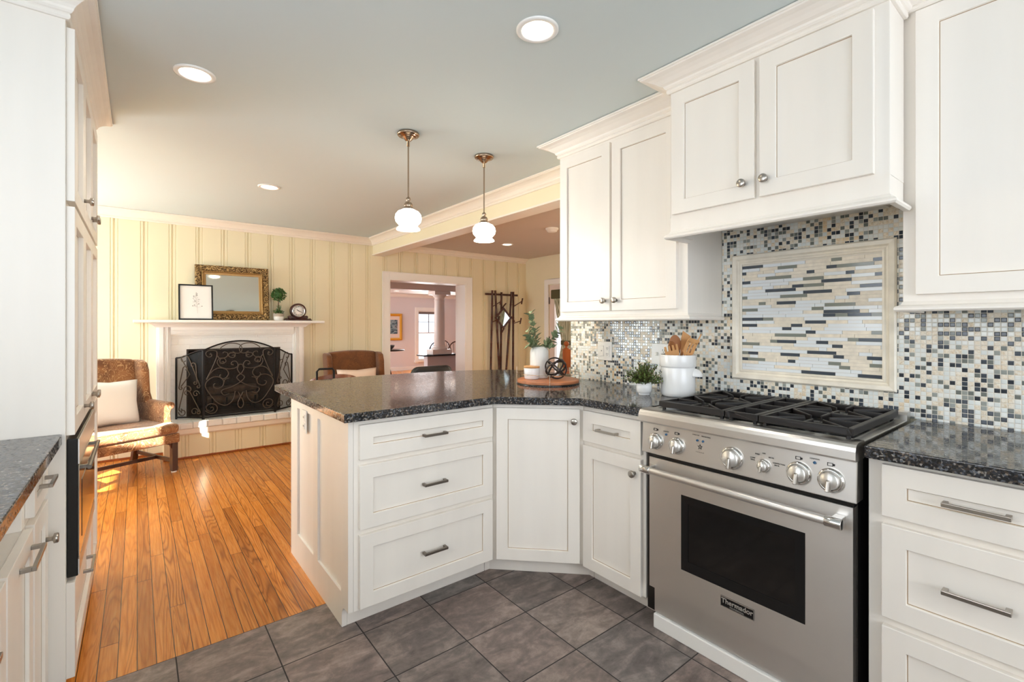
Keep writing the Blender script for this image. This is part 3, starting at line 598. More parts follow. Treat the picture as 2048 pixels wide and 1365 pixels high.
while z+H-.001 <= FH-.0465:
    x = .047; last = -1; cur = []
    x -= rnd.random()*.04
    while x < FW-.047:
        k = rnd.choices([0, 1, 2, 3], [.22, .21, .27, .30])[0]
        if k == last and k < 2: k = 3
        last = k
        L = rnd.choice([.03, .038, .045, .045, .08, .08, .11, .13] if k < 2 else [.05, .08, .1, .13, .15])
        xa, xb = max(x, .047), min(x+L, FW-.047)
        if k < 2 and any(min(xb, q[1])-max(xa, q[0]) > .35*(xb-xa) for q in prev): k = rnd.choice((2, 3))
        if k < 2: cur.append((xa, xb))
        if xb-xa > .004: m.box((xa+.0006, -.0095 if k < 3 else -.009, z+.0006), (xb-.0006, -.0055, z+H-.0006), k)
        x += L
    z += H; prev = cur
m.build('strip_mosaic', [ST_DARK, ST_GREY, ST_WHITE, ST_STONE, GROUT], tp)
# wall plates
def plate(name, label, yc, zc, w, h, parts):
    p = thing(name, label, 'outlet', (2.3103, yc, zc), RW)
    m = MB(); m.box((-w/2, -.006, -h/2), (w/2, 0, h/2)); m.build('cover_plate', PLAST, p, bevel=.003)
    for kind, x in parts:
        if kind == 'socket':
            m = MB(); m.box((x-.0165, -.0085, -.033), (x+.0165, -.0058, .033))
            for dz in (-.018, .018):
                for dx in (-.006, .006): m.box((x+dx-.001, -.0092, dz-.003), (x+dx+.001, -.0083, dz+.006), 1)
                m.cyl((x, -.0083, dz-.008), (x, -.0092, dz-.008), .0022, n=10, mi=1)
            m.build('socket', [PLAST, INK], p)
        elif kind == 'round':
            m = MB()
            for dz in (-.02, .02): m.cyl((x, -.0055, dz), (x, -.009, dz), .0165, n=24)
            for dz in (-.02, .02):
                for dx in (-.006, .006): m.box((x+dx-.0012, -.0096, dz-.002), (x+dx+.0012, -.0088, dz+.007), 1)
                m.cyl((x, -.0088, dz-.008), (x, -.0096, dz-.008), .0026, n=10, mi=1)
            m.build('socket', [PLAST, INK], p)
        elif kind == 'toggle':
            m = MB(); m.box((x-.006, -.016, -.010), (x+.006, -.0055, .010)); m.build('switch', PLAST, p, bevel=.002)
        elif kind == 'rocker':
            m = MB(); m.box((x-.0165, -.0085, -.033), (x+.0165, -.0058, .033)); s = m.build('switch', PLAST, p, bevel=.002)
            m = MB(); m.cyl((x, -.0084, .002), (x, -.0095, .002), .003, n=10); m.build('indicator', INK, s)
plate('switch_plate', 'white wall plate with rocker switch and outlet, nearer the copper-red tray', 1.967, 1.107, .116, .118, [('rocker', -.023), ('socket', .023)])
plate('switch_plate', 'white wall plate with toggle switch and outlet behind the utensil crock', 1.563, 1.108, .116, .118, [('toggle', -.023), ('round', .023)])

# ------------------------------------------------------------------ range
rg = thing('gas_range', 'stainless steel gas range with four burners and one oven door', 'range', (1.69, 1.2345, 0), RW)
RWD = .768
m = MB(); m.box((.006, .03, .06), (RWD-.006, .60, .885)); m.build('body', M('dark_steel_side', (70, 68, 66), .35, 1), rg)
# oven door with window cut-out
m = MB()
dx0, dx1, dz0, dz1 = .036, .780-.018, .175, .718; dx1 = .762-.004
wx0, wx1, wz0, wz1 = .184, .628, .302, .598
for a, b in (((dx0, 0, dz0), (wx0, .03, dz1)), ((wx1, 0, dz0), (dx1, .03, dz1)), ((wx0, 0, dz0), (wx1, .03, wz0)), ((wx0, 0, wz1), (wx1, .03, dz1))): m.box(a, b)
od = m.build('oven_door', STEEL, rg, bevel=0)
m = MB(); m.box((wx0, .001, wz0), (wx1, .004, wz1)); 
for a, b in (((wx0, -.001, wz0), (wx0+.03, .001, wz1)), ((wx1-.03, -.001, wz0), (wx1, .001, wz1)), ((wx0+.03, -.001, wz0), (wx1-.03, .001, wz0+.04)), ((wx0+.03, -.001, wz1-.03), (wx1-.03, .001, wz1))): m.box(a, b, 1)
m.build('window', [OVENG, BLACK], od)
m = MB(); hz = .676
m.cyl((.075, -.05, hz), (.70, -.05, hz), .0135, n=24)
h = m.build('handle', STEEL, od)
m = MB()
for xa, xb, x in ((.028, .075, .05), (.70, .745, .724)):
    m = MB(); m.cyl((xa, -.05, hz), (xb, -.05, hz), .0165, n=24); m.box((x-.012, -.05, hz-.013), (x+.016, 0, hz+.013)); m.build('end_cap', CHROME, h, bevel=.002)
bd = MB(); bd.box((.347, -.003, .236), (.467, 0, .274)); bd = bd.build('badge', BLACK, od)
m = MB()
for a, b in (((.347, -.0042, .2715), (.467, -.0028, .274)), ((.347, -.0042, .236), (.467, -.0028, .2385)), ((.347, -.0042, .2385), (.3485, -.0028, .2715)), ((.4655, -.0042, .2385), (.467, -.0028, .2715))): m.box(a, b)
m.build('badge_rim', CHROME, bd)
text('Thermador', 'badge_lettering', bd, (.407, -.0036, .2585), .0245, M('silver_lettering', (200, 196, 190), .35, .6), bold=.0004)
text('PROFESSIONAL', 'badge_lettering', bd, (.407, -.0036, .2432), .0075, M('silver_small_lettering', (180, 176, 170), .35, .6))
m = MB(); m.box((.045, .022, .062), (.752, .03, .172)); m.build('lower_panel', STEEL, rg, bevel=.002)
# control panel, slightly tipped back
m = MB(); m.add([(0, -.004, .733), (RWD, -.004, .733), (RWD, .004, .861), (0, .004, .861), (0, .06, .733), (RWD, .06, .733), (RWD, .06, .861), (0, .06, .861)], [(0, 1, 2, 3), (5, 4, 7, 6), (1, 5, 6, 2), (4, 0, 3, 7), (4, 5, 1, 0), (3, 2, 6, 7)])
cp = m.build('control_panel', STEEL, rg, bevel=.003)
m = MB(); m.box((.03, .003, .719), (RWD-.008, .03, .7325)); m.build('vent_gap', BLACK, rg)
# bullnose
m = MB(); pr = [(.06, .8615), (-.018, .8615), (-.022, .868), (-.022, .892), (-.018, .904), (-.010, .912), (.004, .916), (.06, .916)]
n = len(pr); m.add([(-.004, y, z) for y, z in pr]+[(RWD+.0025, y, z) for y, z in pr], [(i, (i+1) % n, n+(i+1) % n, n+i) for i in range(n)]+[tuple(range(n))[::-1], tuple(range(n, 2*n))], 0, False)
m.build('bullnose', STEEL, rg, weld=True)
def control(name, x, z, r):
    tilt = Matrix.Translation((x, 0, z)) @ Matrix.Rotation(PI/2-.06, 4, 'X')
    m = MB(); m.lathe([(r, -.006), (r, .004), (r*.96, .010), (r*.86, .013), (r*.78, .0135), (r*.76, .006), (0, .006)], n=36, mat=tilt); k = m.build(name, CHROME, cp)
    m = MB(); m.lathe([(r*.74, .006), (r*.72, .020), (r*.62, .026), (0, .027)], n=36, mat=tilt)
    d = m.build('dial', STEEL, k)
    m = MB(); w = r*.2; m.add([(-w, -r*.86, .02), (w, -r*.86, .02), (w*.8, r*.1, .026), (-w*.8, r*.1, .026), (-w*.7, -r*.84, .040), (w*.7, -r*.84, .040), (w*.5, r*.05, .034), (-w*.5, r*.05, .034)], [(3, 2, 1, 0), (4, 5, 6, 7), (0, 1, 5, 4), (1, 2, 6, 5), (2, 3, 7, 6), (3, 0, 4, 7)], mat=tilt)
    m.build('grip', NICKEL, k, bevel=.002)
for x, r in ((.068, .034), (.166, .034), (.389, .041), (.610, .0375), (.701, .0375)): control('burner_knob' if r != .041 else 'oven_knob', x, .788, r)
control('selector_knob', .500, .786, .0225)
def led(x, z):
    m = MB(); m.lathe([(.0042, -.002), (.0042, .003), (.003, .0045), (0, .005)], n=16, mat=Matrix.Translation((x, 0, z)) @ Matrix.Rotation(PI/2, 4, 'X')); m.build('indicator_light', BLUELED, cp)
for x, z in ((.116, .824), (.253, .826), (.276, .826), (.655, .832)): led(x, z)
m = MB()
for x in (.068, .166, .610, .701):   # burner position marks
    z = .836; m = MB()
    for a, b in (((x-.011, z-.005), (x+.003, z-.004)), ((x-.011, z+.004), (x+.003, z+.005)), ((x-.011, z-.005), (x-.010, z+.005)), ((x+.003, z-.005), (x+.004, z+.005))): m.box((a[0], -.0004, a[1]), (b[0], .003, b[1]))
    m.box((x+.0035, -.0004, z-.003), (x+.009, .003, z+.003)); m.build('burner_mark', INK, cp)
for s_, x, z, sz in (('OVEN ON', .247, .846, .0062), ('PREHEATING', .288, .845, .0062), ('STAR BURNER', .264, .782, .0055), ('BAKE', .478, .822, .0065), ('OFF', .500, .828, .0065), ('BROIL', .524, .818, .0065), ('CONV', .462, .806, .006), ('BAKE', .462, .799, .006), ('CONVECTION', .548, .803, .006), ('BROIL', .542, .796, .006), ('IGNITION', .655, .844, .0062), ('IGNITION', .116, .836, .0055)):
    text(s_, 'panel_lettering', cp, (x, -.0006, z), sz, INK, rot=(PI/2-.06, 0, 0))
m = MB()
for k in range(5): 
    a = k*2*PI/5+PI/2; m.prism([(.264+.011*math.cos(a), .803+.011*math.sin(a)), (.264+.004*math.cos(a+.6), .803+.004*math.sin(a+.6)), (.264+.004*math.cos(a-.6), .803+.004*math.sin(a-.6))], .0, .002, mat=Matrix(((1, 0, 0, 0), (0, 0, 1, -.0012), (0, 1, 0, 0), (0, 0, 0, 1))))
m.build('star_emblem', INK, cp)
# cooktop
m = MB(); m.box((0, .06, .885), (RWD, .625, .912)); m.build('cooktop', STEEL, rg, bevel=.003)
m = MB(); m.box((.03, .062, .9118), (RWD-.03, .545, .9145)); m.build('drip_tray', BLACK, rg)
def grate(x0, x1, burners):
    m = MB(); z0, z1 = .928, .952; y0, y1 = .028, .535; b = .016
    for a, c in (((x0, y0, z0), (x0+b, y1, z1)), ((x1-b, y0, z0), (x1, y1, z1)), ((x0+b, y0, z0), (x1-b, y0+b, z1)), ((x0+b, y1-b, z0), (x1-b, y1, z1))): m.box(a, c)
    for x, y in ((x0+.01, y0+.01), (x1-.022, y0+.01), (x0+.01, y1-.022), (x1-.022, y1-.022)): m.box((x, y, .9140), (x+.012, y+.012, z0+.001))
    if burners:
        ym = (y0+y1)/2; m.box((x0+b, ym-b/2, z0), (x1-b, ym+b/2, z1))
        cx = (x0+x1)/2
        for cy in ((y0+ym)/2, (y1+ym)/2):
            hx, hy = (x1-x0)/2-b*.5, (y1-y0)/4-b*.5
            for a in range(8):
                t = a*PI/4; d = Vector((math.cos(t), math.sin(t))); L = min(hx/max(1e-6, abs(d.x)), hy/max(1e-6, abs(d.y)))
                rot = Matrix.Translation((cx, cy, 0)) @ Matrix.Rotation(t, 4, 'Z'); m.add([(.038, -.004, z0+.004), (L, -.006, z0), (L, .006, z0), (.038, .004, z0+.004), (.038, -.003, z1), (L, -.006, z1), (L, .006, z1), (.038, .003, z1)], [(3, 2, 1, 0), (4, 5, 6, 7), (0, 1, 5, 4), (1, 2, 6, 5), (2, 3, 7, 6), (3, 0, 4, 7)], mat=rot)
    else:
        for k in (1, 2, 3):
            y = y0+(y1-y0)*k/4; m.box((x0+b, y-.006, z0), (x1-b, y+.006, z1))
    return m.build('grate', IRON, rg, bevel=.003)
grate(.062, .344, True); grate(.347, .466, False); grate(.469, .750, True)
for cx in (.203, .609):
    for cy in (.155, .408):
        m = MB(); m.lathe([(.05, .9142), (.048, .922), (.03, .926), (.03, .932), (.026, .936), (0, .937)], (cx, cy, 0), 28)
        for k in range(5): m.lathe([(0, .9142), (.018, .9142), (.016, .924), (0, .925)], (cx+.045*math.cos(k*1.2566), cy+.045*math.sin(k*1.2566), 0), 14)
        m.build('burner', BLACK, rg)
m = MB(); m.sweep([(0, 0), (.0, .02), (.008, .03), (.05, .03), (.055, 0)], [(0, 0), (1, 0)], mat=Matrix(((RWD, 0, 0, 0), (0, -1, 0, .57), (0, 0, 1, .912), (0, 0, 0, 1))))
bg_ = m.build('backguard', STEEL, rg)
m = MB()
for k in range(46): m.box((.03+k*.0155, .572, .9421), (.038+k*.0155, .615, .9432))
o = m.build('vent_slot', BLACK, rg)
tb = MB(); tb.box((1.70, .462, 0), (1.72, 1.187, .06)); tb.box((1.705, .462, .0005), (1.79, .475, .058))
tag(tb.build('toe_board', WHITE, bevel=.004), 'white painted toe board on the floor under the steel range', 'toe board')

# ------------------------------------------------------------------ left side: tall oven cabinet and base units (facing +x)
LW = PI/2
tl = thing('tall_oven_cabinet', 'tall cream cabinet with six upper doors around a built-in oven, left edge', 'cabinet', (-.184, 2.125, 0), LW); tl.scale = (.958, 1, 1)
m = MB(); m.box((0, 0, .09), (1.205, .688, CH-.002)); m.box((.002, .06, 0), (1.203, .688, .09)); m.build('carcass', CREAM, tl, bevel=.002)
for i, (a, b, kx) in enumerate(((.010, .402, .372), (.408, .798, .768), (.804, 1.195, .832))):
    d = front('door', a, b, 1.682, 2.255, tl, rec=.016, t=.022); knob(d, kx, 1.755, -.022)
    d = front('door', a, b, .905, 1.664, tl, rec=.016, t=.022); knob(d, kx, .955, -.022)
d = front('door', .804, 1.195, .10, .893, tl, rec=.016, t=.022)
d = front('drawer', .010, .798, .10, .415, tl, rec=.016, t=.022); pull(d, .40, .325, -.022, L=.16)
crown_of(tl, [(-.0, .688), (-.0, 0), (1.205, 0), (1.205, .688)], .085, .08)
ov = thing('wall_oven', 'built-in wall oven with black side and steel front in the tall cabinet', 'oven', (-.1835, 2.148, .428), LW); ov.scale = (.958, 1, 1)
m = MB(); m.box((0, -.028, 0), (.76, 0, .462)); m.build('body', BLACK, ov, bevel=.003)
m = MB(); m.box((.004, -.031, .06), (.756, -.0278, .37)); d = m.build('oven_door', M('mirror_steel', (205, 200, 192), .10, 1), ov, bevel=.001)
m = MB(); m.box((.10, -.0322, .10), (.66, -.0308, .30)); m.build('window', OVENG, d)
m = MB(); m.cyl((.12, -.05, .335), (.62, -.05, .335), .007); m.box((.14, -.05, .329), (.155, -.031, .341)); m.box((.585, -.05, .329), (.60, -.031, .341)); m.build('handle', DKNICK, d)
m = MB(); m.box((.004, -.031, .375), (.756, -.0278, .458)); m.build('control_panel', STEEL, ov)
m = MB(); m.box((.004, -.031, .004), (.756, -.0278, .055)); m.build('vent_panel', STEEL, ov)
# base units under the left stone, local x = world y offset
lb = thing('base_cabinet', 'cream base cabinet with drawer and knobbed door, beside the tall oven cabinet', 'cabinet', (-.243, 1.843, 0), LW)
m = MB(); m.box((0, 0, .088), (.278, .62, ZT)); m.box((0, .07, 0), (.278, .62, .088)); m.build('carcass', CREAM, lb, bevel=.002)
d = front('drawer', .012, .262, .735, .865, lb, s=.04); pull(d, .137, .80)
d = front('door', .012, .262, .095, .715, lb); knob(d, .215, .60)
lc = thing('sink_base_cabinet', 'cream base cabinet at the lower left corner with an open slot above pull-out doors', 'cabinet', (-.243, .543, 0), LW)
m = MB(); m.box((0, 0, .088), (1.298, .62, .715)); m.box((0, .07, 0), (1.298, .62, .088)); m.box((0, .12, .715), (1.298, .62, ZT)); m.box((0, 0, .86), (1.298, .12, ZT))
for a, b in ((0, .10), (.85, .91), (1.27, 1.298)): m.box((a, 0, .715), (b, .12, .86))
m.build('carcass', CREAM, lc, bevel=.002)
d = front('door', .96, 1.285, .095, .715, lc); pull(d, 1.175, .672, L=.17)
d = front('door', .52, .945, .095, .715, lc); pull(d, .66, .665)
front('door', .02, .505, .095, .715, lc)

# ------------------------------------------------------------------ ceiling fixtures
WARM = (1, .90, .76)
def downlight(x, y, z, label, e=18, group=None, r=.078):
    d = thing('ceiling_downlight', label, 'ceiling light', (x, y, z), 0, group)
    m = MB(); m.lathe([(r, 0), (r, -.004), (r-.006, -.007), (r*.76, -.006), (r*.74, -.001), (r*.74, 0)], n=40); m.build('trim_ring', WHITE, d)
    m = MB(); m.lathe([(r*.745, -.0015), (r*.5, -.0035), (0, -.004)], n=32); m.build('lens', LENS, d)
    if e: lamp('SPOT', 'downlight_glow', (x, y, z-.012), e, WARM, (0, 0, 0), spot_size=rad(125), spot_blend=.8, shadow_soft_size=.06)
downlight(.196, 2.455, CH, 'ceiling downlight beside the crown of the tall oven cabinet', group='kitchen ceiling downlights')
downlight(1.155, 1.305, CH, 'ceiling downlight nearest the camera, in front of the hood cabinet', group='kitchen ceiling downlights')
downlight(.813, 4.10, CH, 'ceiling downlight nearest the fireplace wall', group='kitchen ceiling downlights')
downlight(3.76, 4.84, CH2, 'ceiling downlight beyond the beam, near the coat rack', 22)
for x, y, l in ((5.2, 11.3, 'dining room ceiling downlight left of the column top'), (6.62, 10.9, 'dining room ceiling downlight right of the column top')): downlight(x, y, DH+.02, l, 20, 'dining room downlights')
sm = thing('smoke_detector', 'round white smoke detector on the ceiling beyond the beam', 'smoke detector', (3.52, 3.74, CH2))
m = MB(); m.lathe([(.07, 0), (.07, -.012), (.062, -.02), (.058, -.02), (.055, -.034), (.045, -.04), (0, -.041)], n=40); m.build('housing', PLAST, sm)
def pendant(x, y, label):
    p = thing('pendant_lamp', label, 'pendant lamp', (x, y, CH), 0, 'pendant lamps over the bar')
    m = MB(); m.lathe([(.059, 0), (.062, -.004), (.062, -.012), (.057, -.017), (.050, -.0165), (.047, -.021), (.040, -.024), (.036, -.0235), (.033, -.028), (.026, -.032), (.020, -.040), (.012, -.045), (.008, -.047), (.008, -.075), (.0045, -.076)], n=36); m.build('canopy', BRASSY, p)
    m = MB(); m.cyl((0, 0, -.075), (0, 0, -.37), .0042, n=12); m.build('stem', BRASSY, p)
    m = MB(); m.lathe([(.0045, -.362), (.011, -.368), (.014, -.376), (.010, -.386), (.008, -.389), (.018, -.394), (.024, -.405), (.0245, -.415), (.021, -.420), (.030, -.426), (.034, -.431), (.034, -.437)], n=28); m.build('cap', BRASSY, p)
    m = MB(); m.lathe([(.030, -.428), (.036, -.436), (.058, -.446), (.071, -.463), (.0745, -.483), (.070, -.503), (.058, -.516), (.0515, -.523), (.053, -.531), (.062, -.539), (.067, -.547), (.065, -.549), (.05, -.546), (0, -.540)], n=40); m.build('lamp_shade', SHADE, p)
    lamp('POINT', 'pendant_glow', (x, y, CH-.60), 9, (1, .90, .76), shadow_soft_size=.06)
pendant(1.205, 2.465, 'nickel pendant lamp with opal glass shade, the left of two')
pendant(1.75, 2.495, 'nickel pendant lamp with opal glass shade, the right of two, nearer the cabinets')

# ------------------------------------------------------------------ fireplace
fp = thing('fireplace', 'white fireplace with painted brick, raised hearth and wide mantel shelf', 'fireplace', (.815, YF, 0))
def fx(x): return x-.815
m = MB(); x0, x1 = fx(.20), fx(1.56); y0 = -.33
board_wall(m, x0, x1, 0, .24, y0, ph=fx(.357)); m.box((x0, y0+.02, 0), (x1, -.001, .24)); m.build('hearth_base', YELLOW, fp)
m = MB(); m.box((x0-.01, y0-.018, .238), (x1+.01, y0+.05, .285)); m.sweep([(0, .225), (.008, .225), (.018, .238), (0, .238)], [(x0, y0), (x1, y0)]); m.build('hearth_trim', IVORY, fp, bevel=.003)
m = MB(); rb = random.Random(3); k = 0; x = x0-.03
while x < x1:
    w = .122; m.box((x+.003, y0-.03+rb.uniform(-.003, .003), .284+rb.uniform(0, .006)), (min(x+w-.003, x1+.02), -.12, .349+rb.uniform(-.002, .002))); x += w
m.box((x0-.02, y0-.015, .284), (x1+.015, -.001, .343)); m.build('hearth_brick', BRICK, fp, bevel=.006)
m = MB(); m.box((x0-.012, y0-.003, 0), (x1, y0+.02, .02)); m.build('shoe_moulding', OAKW, fp, bevel=.004)
m = MB()
for a, b in (((fx(.22), -.06, .343), (fx(FX0), -.001, 1.20)), ((fx(FX1), -.06, .343), (fx(1.42), -.001, 1.20)), ((fx(FX0), -.06, FZ1), (fx(FX1), -.001, 1.20))): m.box(a, b)
m.build('brick_face', BRICK, fp)
m = MB(); a, b, c, d = fx(FX0), fx(FX1), FZ0+.004, FZ1; e1, f1 = fx(FX0+.12), fx(FX1-.12); yb = .42
vs = [(a, -.058, c), (b, -.058, c), (b, -.058, d), (a, -.058, d), (e1, yb, c), (f1, yb, c), (f1, yb, d), (e1, yb, d)]
m.add(vs, [(0, 1, 5, 4), (1, 2, 6, 5), (2, 3, 7, 6), (3, 0, 4, 7), (4, 5, 6, 7)]); o = m.build('firebox', SOOT, fp); so = o.modifiers.new('thick', 'SOLIDIFY'); so.thickness = .02; so.offset = 1
# surround: fluted pilasters and frieze
m = MB()
sx = [(.145, .163, .095), (.163, .200, .11), (.200, .208, .098), (.208, .216, .105), (.216, .224, .098), (.224, .234, .105), (.234, .246, .092), (.246, .256, .08)]
for xa, xb, yy in sx:
    m.box((fx(xa), -yy, .343), (fx(xb), -.001, 1.262)); m.box((fx(1.63-xb), -yy, .343), (fx(1.63-xa), -.001, 1.262))
for k, (xa, xb, yy) in enumerate(sx):
    zz = 1.165+(.256-xb)*1.0
    m.box((fx(.2561), -yy, 1.165+(.256-xb)), (fx(1.3739), -.001, 1.165+(.256-xa)))
m.build('surround', WHITE, fp, bevel=.002)
m = MB(); m.sweep([(0, 1.25), (.008, 1.25), (.012, 1.258), (.03, 1.275), (.05, 1.284), (.052, 1.292), (0, 1.292)], [(fx(.14), -.001), (fx(.14), -.112), (fx(1.49), -.112), (fx(1.49), -.001)]); m.build('bed_moulding', WHITE, fp, bevel=.0015)
m = MB(); m.box((fx(-.03), -.265, 1.293), (fx(1.664), -.001, 1.321)); m.build('mantel_shelf', WHITE, fp, bevel=.008, seg=3)
MZ = 1.3215
# fire logs on a grate, dim behind the screen
ga = thing('fire_grate', 'black iron log grate in the dark firebox behind the screen', 'grate', (.815, 5.98, FZ0+.006))
m = MB()
for x in (-.2, -.07, .07, .2): m.tube([(x, -.17, .16), (x, -.155, .07), (x, .12, .07)], .009, 6)
for x in (-.2, .2):
    for y in (-.12, .1): m.cyl((x, y, 0), (x, y, .07), .009)
m.tube([(-.22, -.1, .07), (.22, -.1, .07)], .009, 6); m.tube([(-.22, .08, .07), (.22, .08, .07)], .009, 6); m.build('bars', BLACKM, ga)
BARK = M('charred_bark', (92, 74, 60), .9, var=(14, .4), bump=(40, .6, .006))
for i, (x, y, z, a, l) in enumerate(((.0, -.06, .13, .05, 'split log lying at the front of the fire grate'), (.01, .05, .14, -.1, 'split log lying at the back of the fire grate'), (.0, -.01, .225, .2, 'split log lying on top of the other two logs'))):
    m = MB(); m.cyl((-.24, 0, 0), (.24, 0, 0), .048, .042, 12); o = m.build('firewood_log', BARK); o.location = (.815+x, 5.98+y, FZ0+.006+z); o.rotation_euler = (0, 0, a); tag(o, l, 'log', 'logs in the firebox')
# fire screen
fs = thing('fire_screen', 'black wrought-iron folding fire screen with scrollwork on the hearth', 'fire screen', (.815, 5.53, .3495))
def spiral(c, r, a0, turns, n=22, inner=.22):
    return [(c[0]+r*(1-(1-inner)*i/n)*math.cos(a0+turns*2*PI*i/n), c[1]+r*(1-(1-inner)*i/n)*math.sin(a0+turns*2*PI*i/n)) for i in range(n+1)]
def scroll_s(p0, p1, r0, r1, s0=1, s1=1):
    # S or C scroll: spiral - line - spiral
    d = Vector((p1[0]-p0[0], p1[1]-p0[1])); a = math.atan2(d.y, d.x)
    A = spiral((p0[0]+r0*math.cos(a+s0*PI/2), p0[1]+r0*math.sin(a+s0*PI/2)), r0, a-s0*PI/2, -s0*.85)[::-1]
    B = spiral((p1[0]+r1*math.cos(a+s1*PI/2), p1[1]+r1*math.sin(a+s1*PI/2)), r1, a-s1*PI/2, s1*.85)
    return A+B
def screen_panel(w, h0, top, scrolls, mat):
    # top(x) gives the height of the top bar over 0..w
    N = 24; pts = [(w*i/N, top(w*i/N)) for i in range(N+1)]
    m = MB(); m.box((-.007, -.006, 0), (.007, .006, top(0)), 0, mat); m.box((w-.007, -.006, 0), (w+.007, .006, top(w)), 0, mat); m.box((.007, -.005, .012), (w-.007, .005, .026), 0, mat)
    m.tube([(mat @ Vector((x, 0, z)))[:] for x, z in pts], .0075, 8)
    p = m.build('screen_panel', BLACKM, fs)
    m = MB(); vs = [(x, .004, .02) for x, z in pts]+[(x, .004, z) for x, z in pts]; m.add(vs, [(i, i+1, N+2+i, N+1+i) for i in range(N)], 0, False, mat); m.build('wire_mesh', MESHM, p)
    m = MB()
    for sc in scrolls:
        sc = [(min(max(x, .012), w-.012), z) for x, z in sc]
        m.tube([(mat @ Vector((x, -.004, z)))[:] for x, z in sc], .0046, 6)
    m.build('scrollwork', SCROLL, p)
CWd = .63
def ctop(x): u = (x-CWd/2)/(CWd/2); return .675+.087*(1-u*u)
def trace(pts):
    o_ = []
    for x, y in pts:
        yb = 1225-60*(x-510)/1030; o_.append(((x-510)/1030*CWd, (yb-y)/(yb-212)*.675))
    return arc(o_, 5)
half = [trace(p) for p in (
    [(600, 1062), (628, 1050), (640, 1085), (600, 1110), (550, 1085), (545, 1035), (600, 1000), (670, 1020), (692, 1075), (660, 1130), (600, 1140), (530, 1100)],
    [(665, 705), (640, 725), (655, 765), (710, 775), (770, 740), (780, 670), (730, 615), (640, 610), (560, 660), (530, 730), (560, 810), (650, 940), (720, 1005), (800, 1030), (875, 1000), (925, 930), (945, 830)],
    [(590, 280), (605, 260), (615, 300), (575, 312), (540, 280), (545, 240), (600, 215), (670, 225), (690, 260), (680, 330), (620, 480), (545, 640)],
    [(755, 392), (780, 385), (775, 412), (735, 400), (735, 350), (790, 340), (815, 380), (790, 410)],
    [(905, 425), (920, 440), (890, 430), (900, 395), (950, 385), (985, 430), (960, 480), (850, 497), (740, 465), (700, 420), (695, 375), (730, 335), (800, 330), (835, 300), (835, 260), (790, 243), (770, 262)],
    [(725, 205), (760, 165), (850, 120), (950, 120), (1020, 150), (1046, 200), (1025, 255), (965, 268), (910, 240)],
    [(740, 575), (728, 600), (760, 640), (820, 620), (850, 560), (810, 500), (720, 478), (640, 510), (580, 580), (548, 650)],
    [(900, 300), (925, 290), (935, 320), (895, 330), (850, 300), (870, 265), (940, 268), (945, 320)],
    [(975, 500), (1000, 440), (1030, 432)], [(975, 500), (1010, 560), (1080, 620), (1025, 690), (900, 760), (770, 800), (750, 840), (790, 880), (860, 860)],
    [(1030, 1082), (995, 1060), (985, 1000), (1030, 900), (1060, 840)], [(860, 630), (800, 650), (790, 690)], [(700, 300), (720, 330), (770, 335)])]
cs = half+[[(CWd-x, z) for x, z in s_] for s_ in half]
screen_panel(CWd, 0, ctop, cs, Matrix.Translation((-CWd/2+.01, -.045, 0)))
SWd = .265
def stop(x): u = x/SWd; return .60+.075*(3*u*u-2*u**3)
side = [scroll_s((.03, .31), (.07, .50), .02, .03, -1, -1), scroll_s((.24, .33), (.13, .60), .02, .05, 1, 1), scroll_s((.21, .36), (.20, .53), .02, .03, 1, 1), scroll_s((.03, .10), (.08, .30), .02, .045, -1, -1), scroll_s((.24, .08), (.14, .27), .02, .035, 1, 1), spiral((.065, .07), .04, PI, 1.1), spiral((.185, .075), .04, 0, 1.1), spiral((.2, .25), .035, 0, 1.2), [(.06, .585), (.14, .44), (.05, .32)]]
ang = rad(40)
screen_panel(SWd, 0, lambda x: stop(SWd-x), [[(SWd-x, z) for x, z in s_] for s_ in side], Matrix.Translation((CWd/2+.018, -.042, 0)) @ Matrix.Rotation(ang, 4, 'Z'))
screen_panel(SWd, 0, stop, side, Matrix.Translation((-CWd/2+.002-SWd*math.cos(ang), -.042+SWd*math.sin(ang), 0)) @ Matrix.Rotation(-ang, 4, 'Z'))

# ------------------------------------------------------------------ things on the mantel
def lean(a): return Matrix.Rotation(-a, 4, 'X')
def framed(name, label, cat, loc, w, h, fw, depth, mats, a, back_y=0):
    t = thing(name, label, cat, loc); L = lean(a)
    return t, L
mi = thing('gilt_mirror', 'ornate gilt-framed mirror leaning on the wall above the mantel', 'mirror', (.79, 5.668, MZ+.001)); L = lean(.13)
mi.rotation_euler = (-.13, 0, 0)
w, h = .67, .565
flat = Matrix(((1, 0, 0, 0), (0, 0, -1, 0), (0, 1, 0, 0), (0, 0, 0, 1)))
def pathr(w, h): return [(-w/2, 0), (w/2, 0), (w/2, h), (-w/2, h)]
m = MB(); m.sweep([(0, 0), (0, .026), (-.012, .034), (-.045, .030), (-.058, .020), (-.058, 0)], pathr(w, h), True, mat=flat); m.build('carved_frame', GILT, mi)
m = MB(); m.sweep([(-.058, 0), (-.058, .024), (-.066, .028), (-.074, .022), (-.076, .014), (-.092, .010), (-.096, .004), (-.096, 0)], pathr(w, h), True, mat=flat)
for k in range(30):
    m.ball((-w/2+.07+k*(w-.14)/29, -.028, h-.066), .007, 6); m.ball((-w/2+.07+k*(w-.14)/29, -.028, .066), .007, 6)
for k in range(24):
    for s_ in (-1, 1): m.ball((s_*(w/2-.066), -.028, .07+k*(h-.14)/23), .007, 6)
m.build('inner_moulding', GILTP, mi)
m = MB(); m.box((-w/2+.09, -.006, .09), (w/2-.09, -.001, h-.09)); m.build('mirror_glass', SILV, mi)
pc = thing('framed_print', 'black framed pale botanical print leaning before the gilt mirror', 'picture', (.455, 5.578, MZ)); pc.rotation_euler = (-.13, 0, 0)
w, h = .285, .352
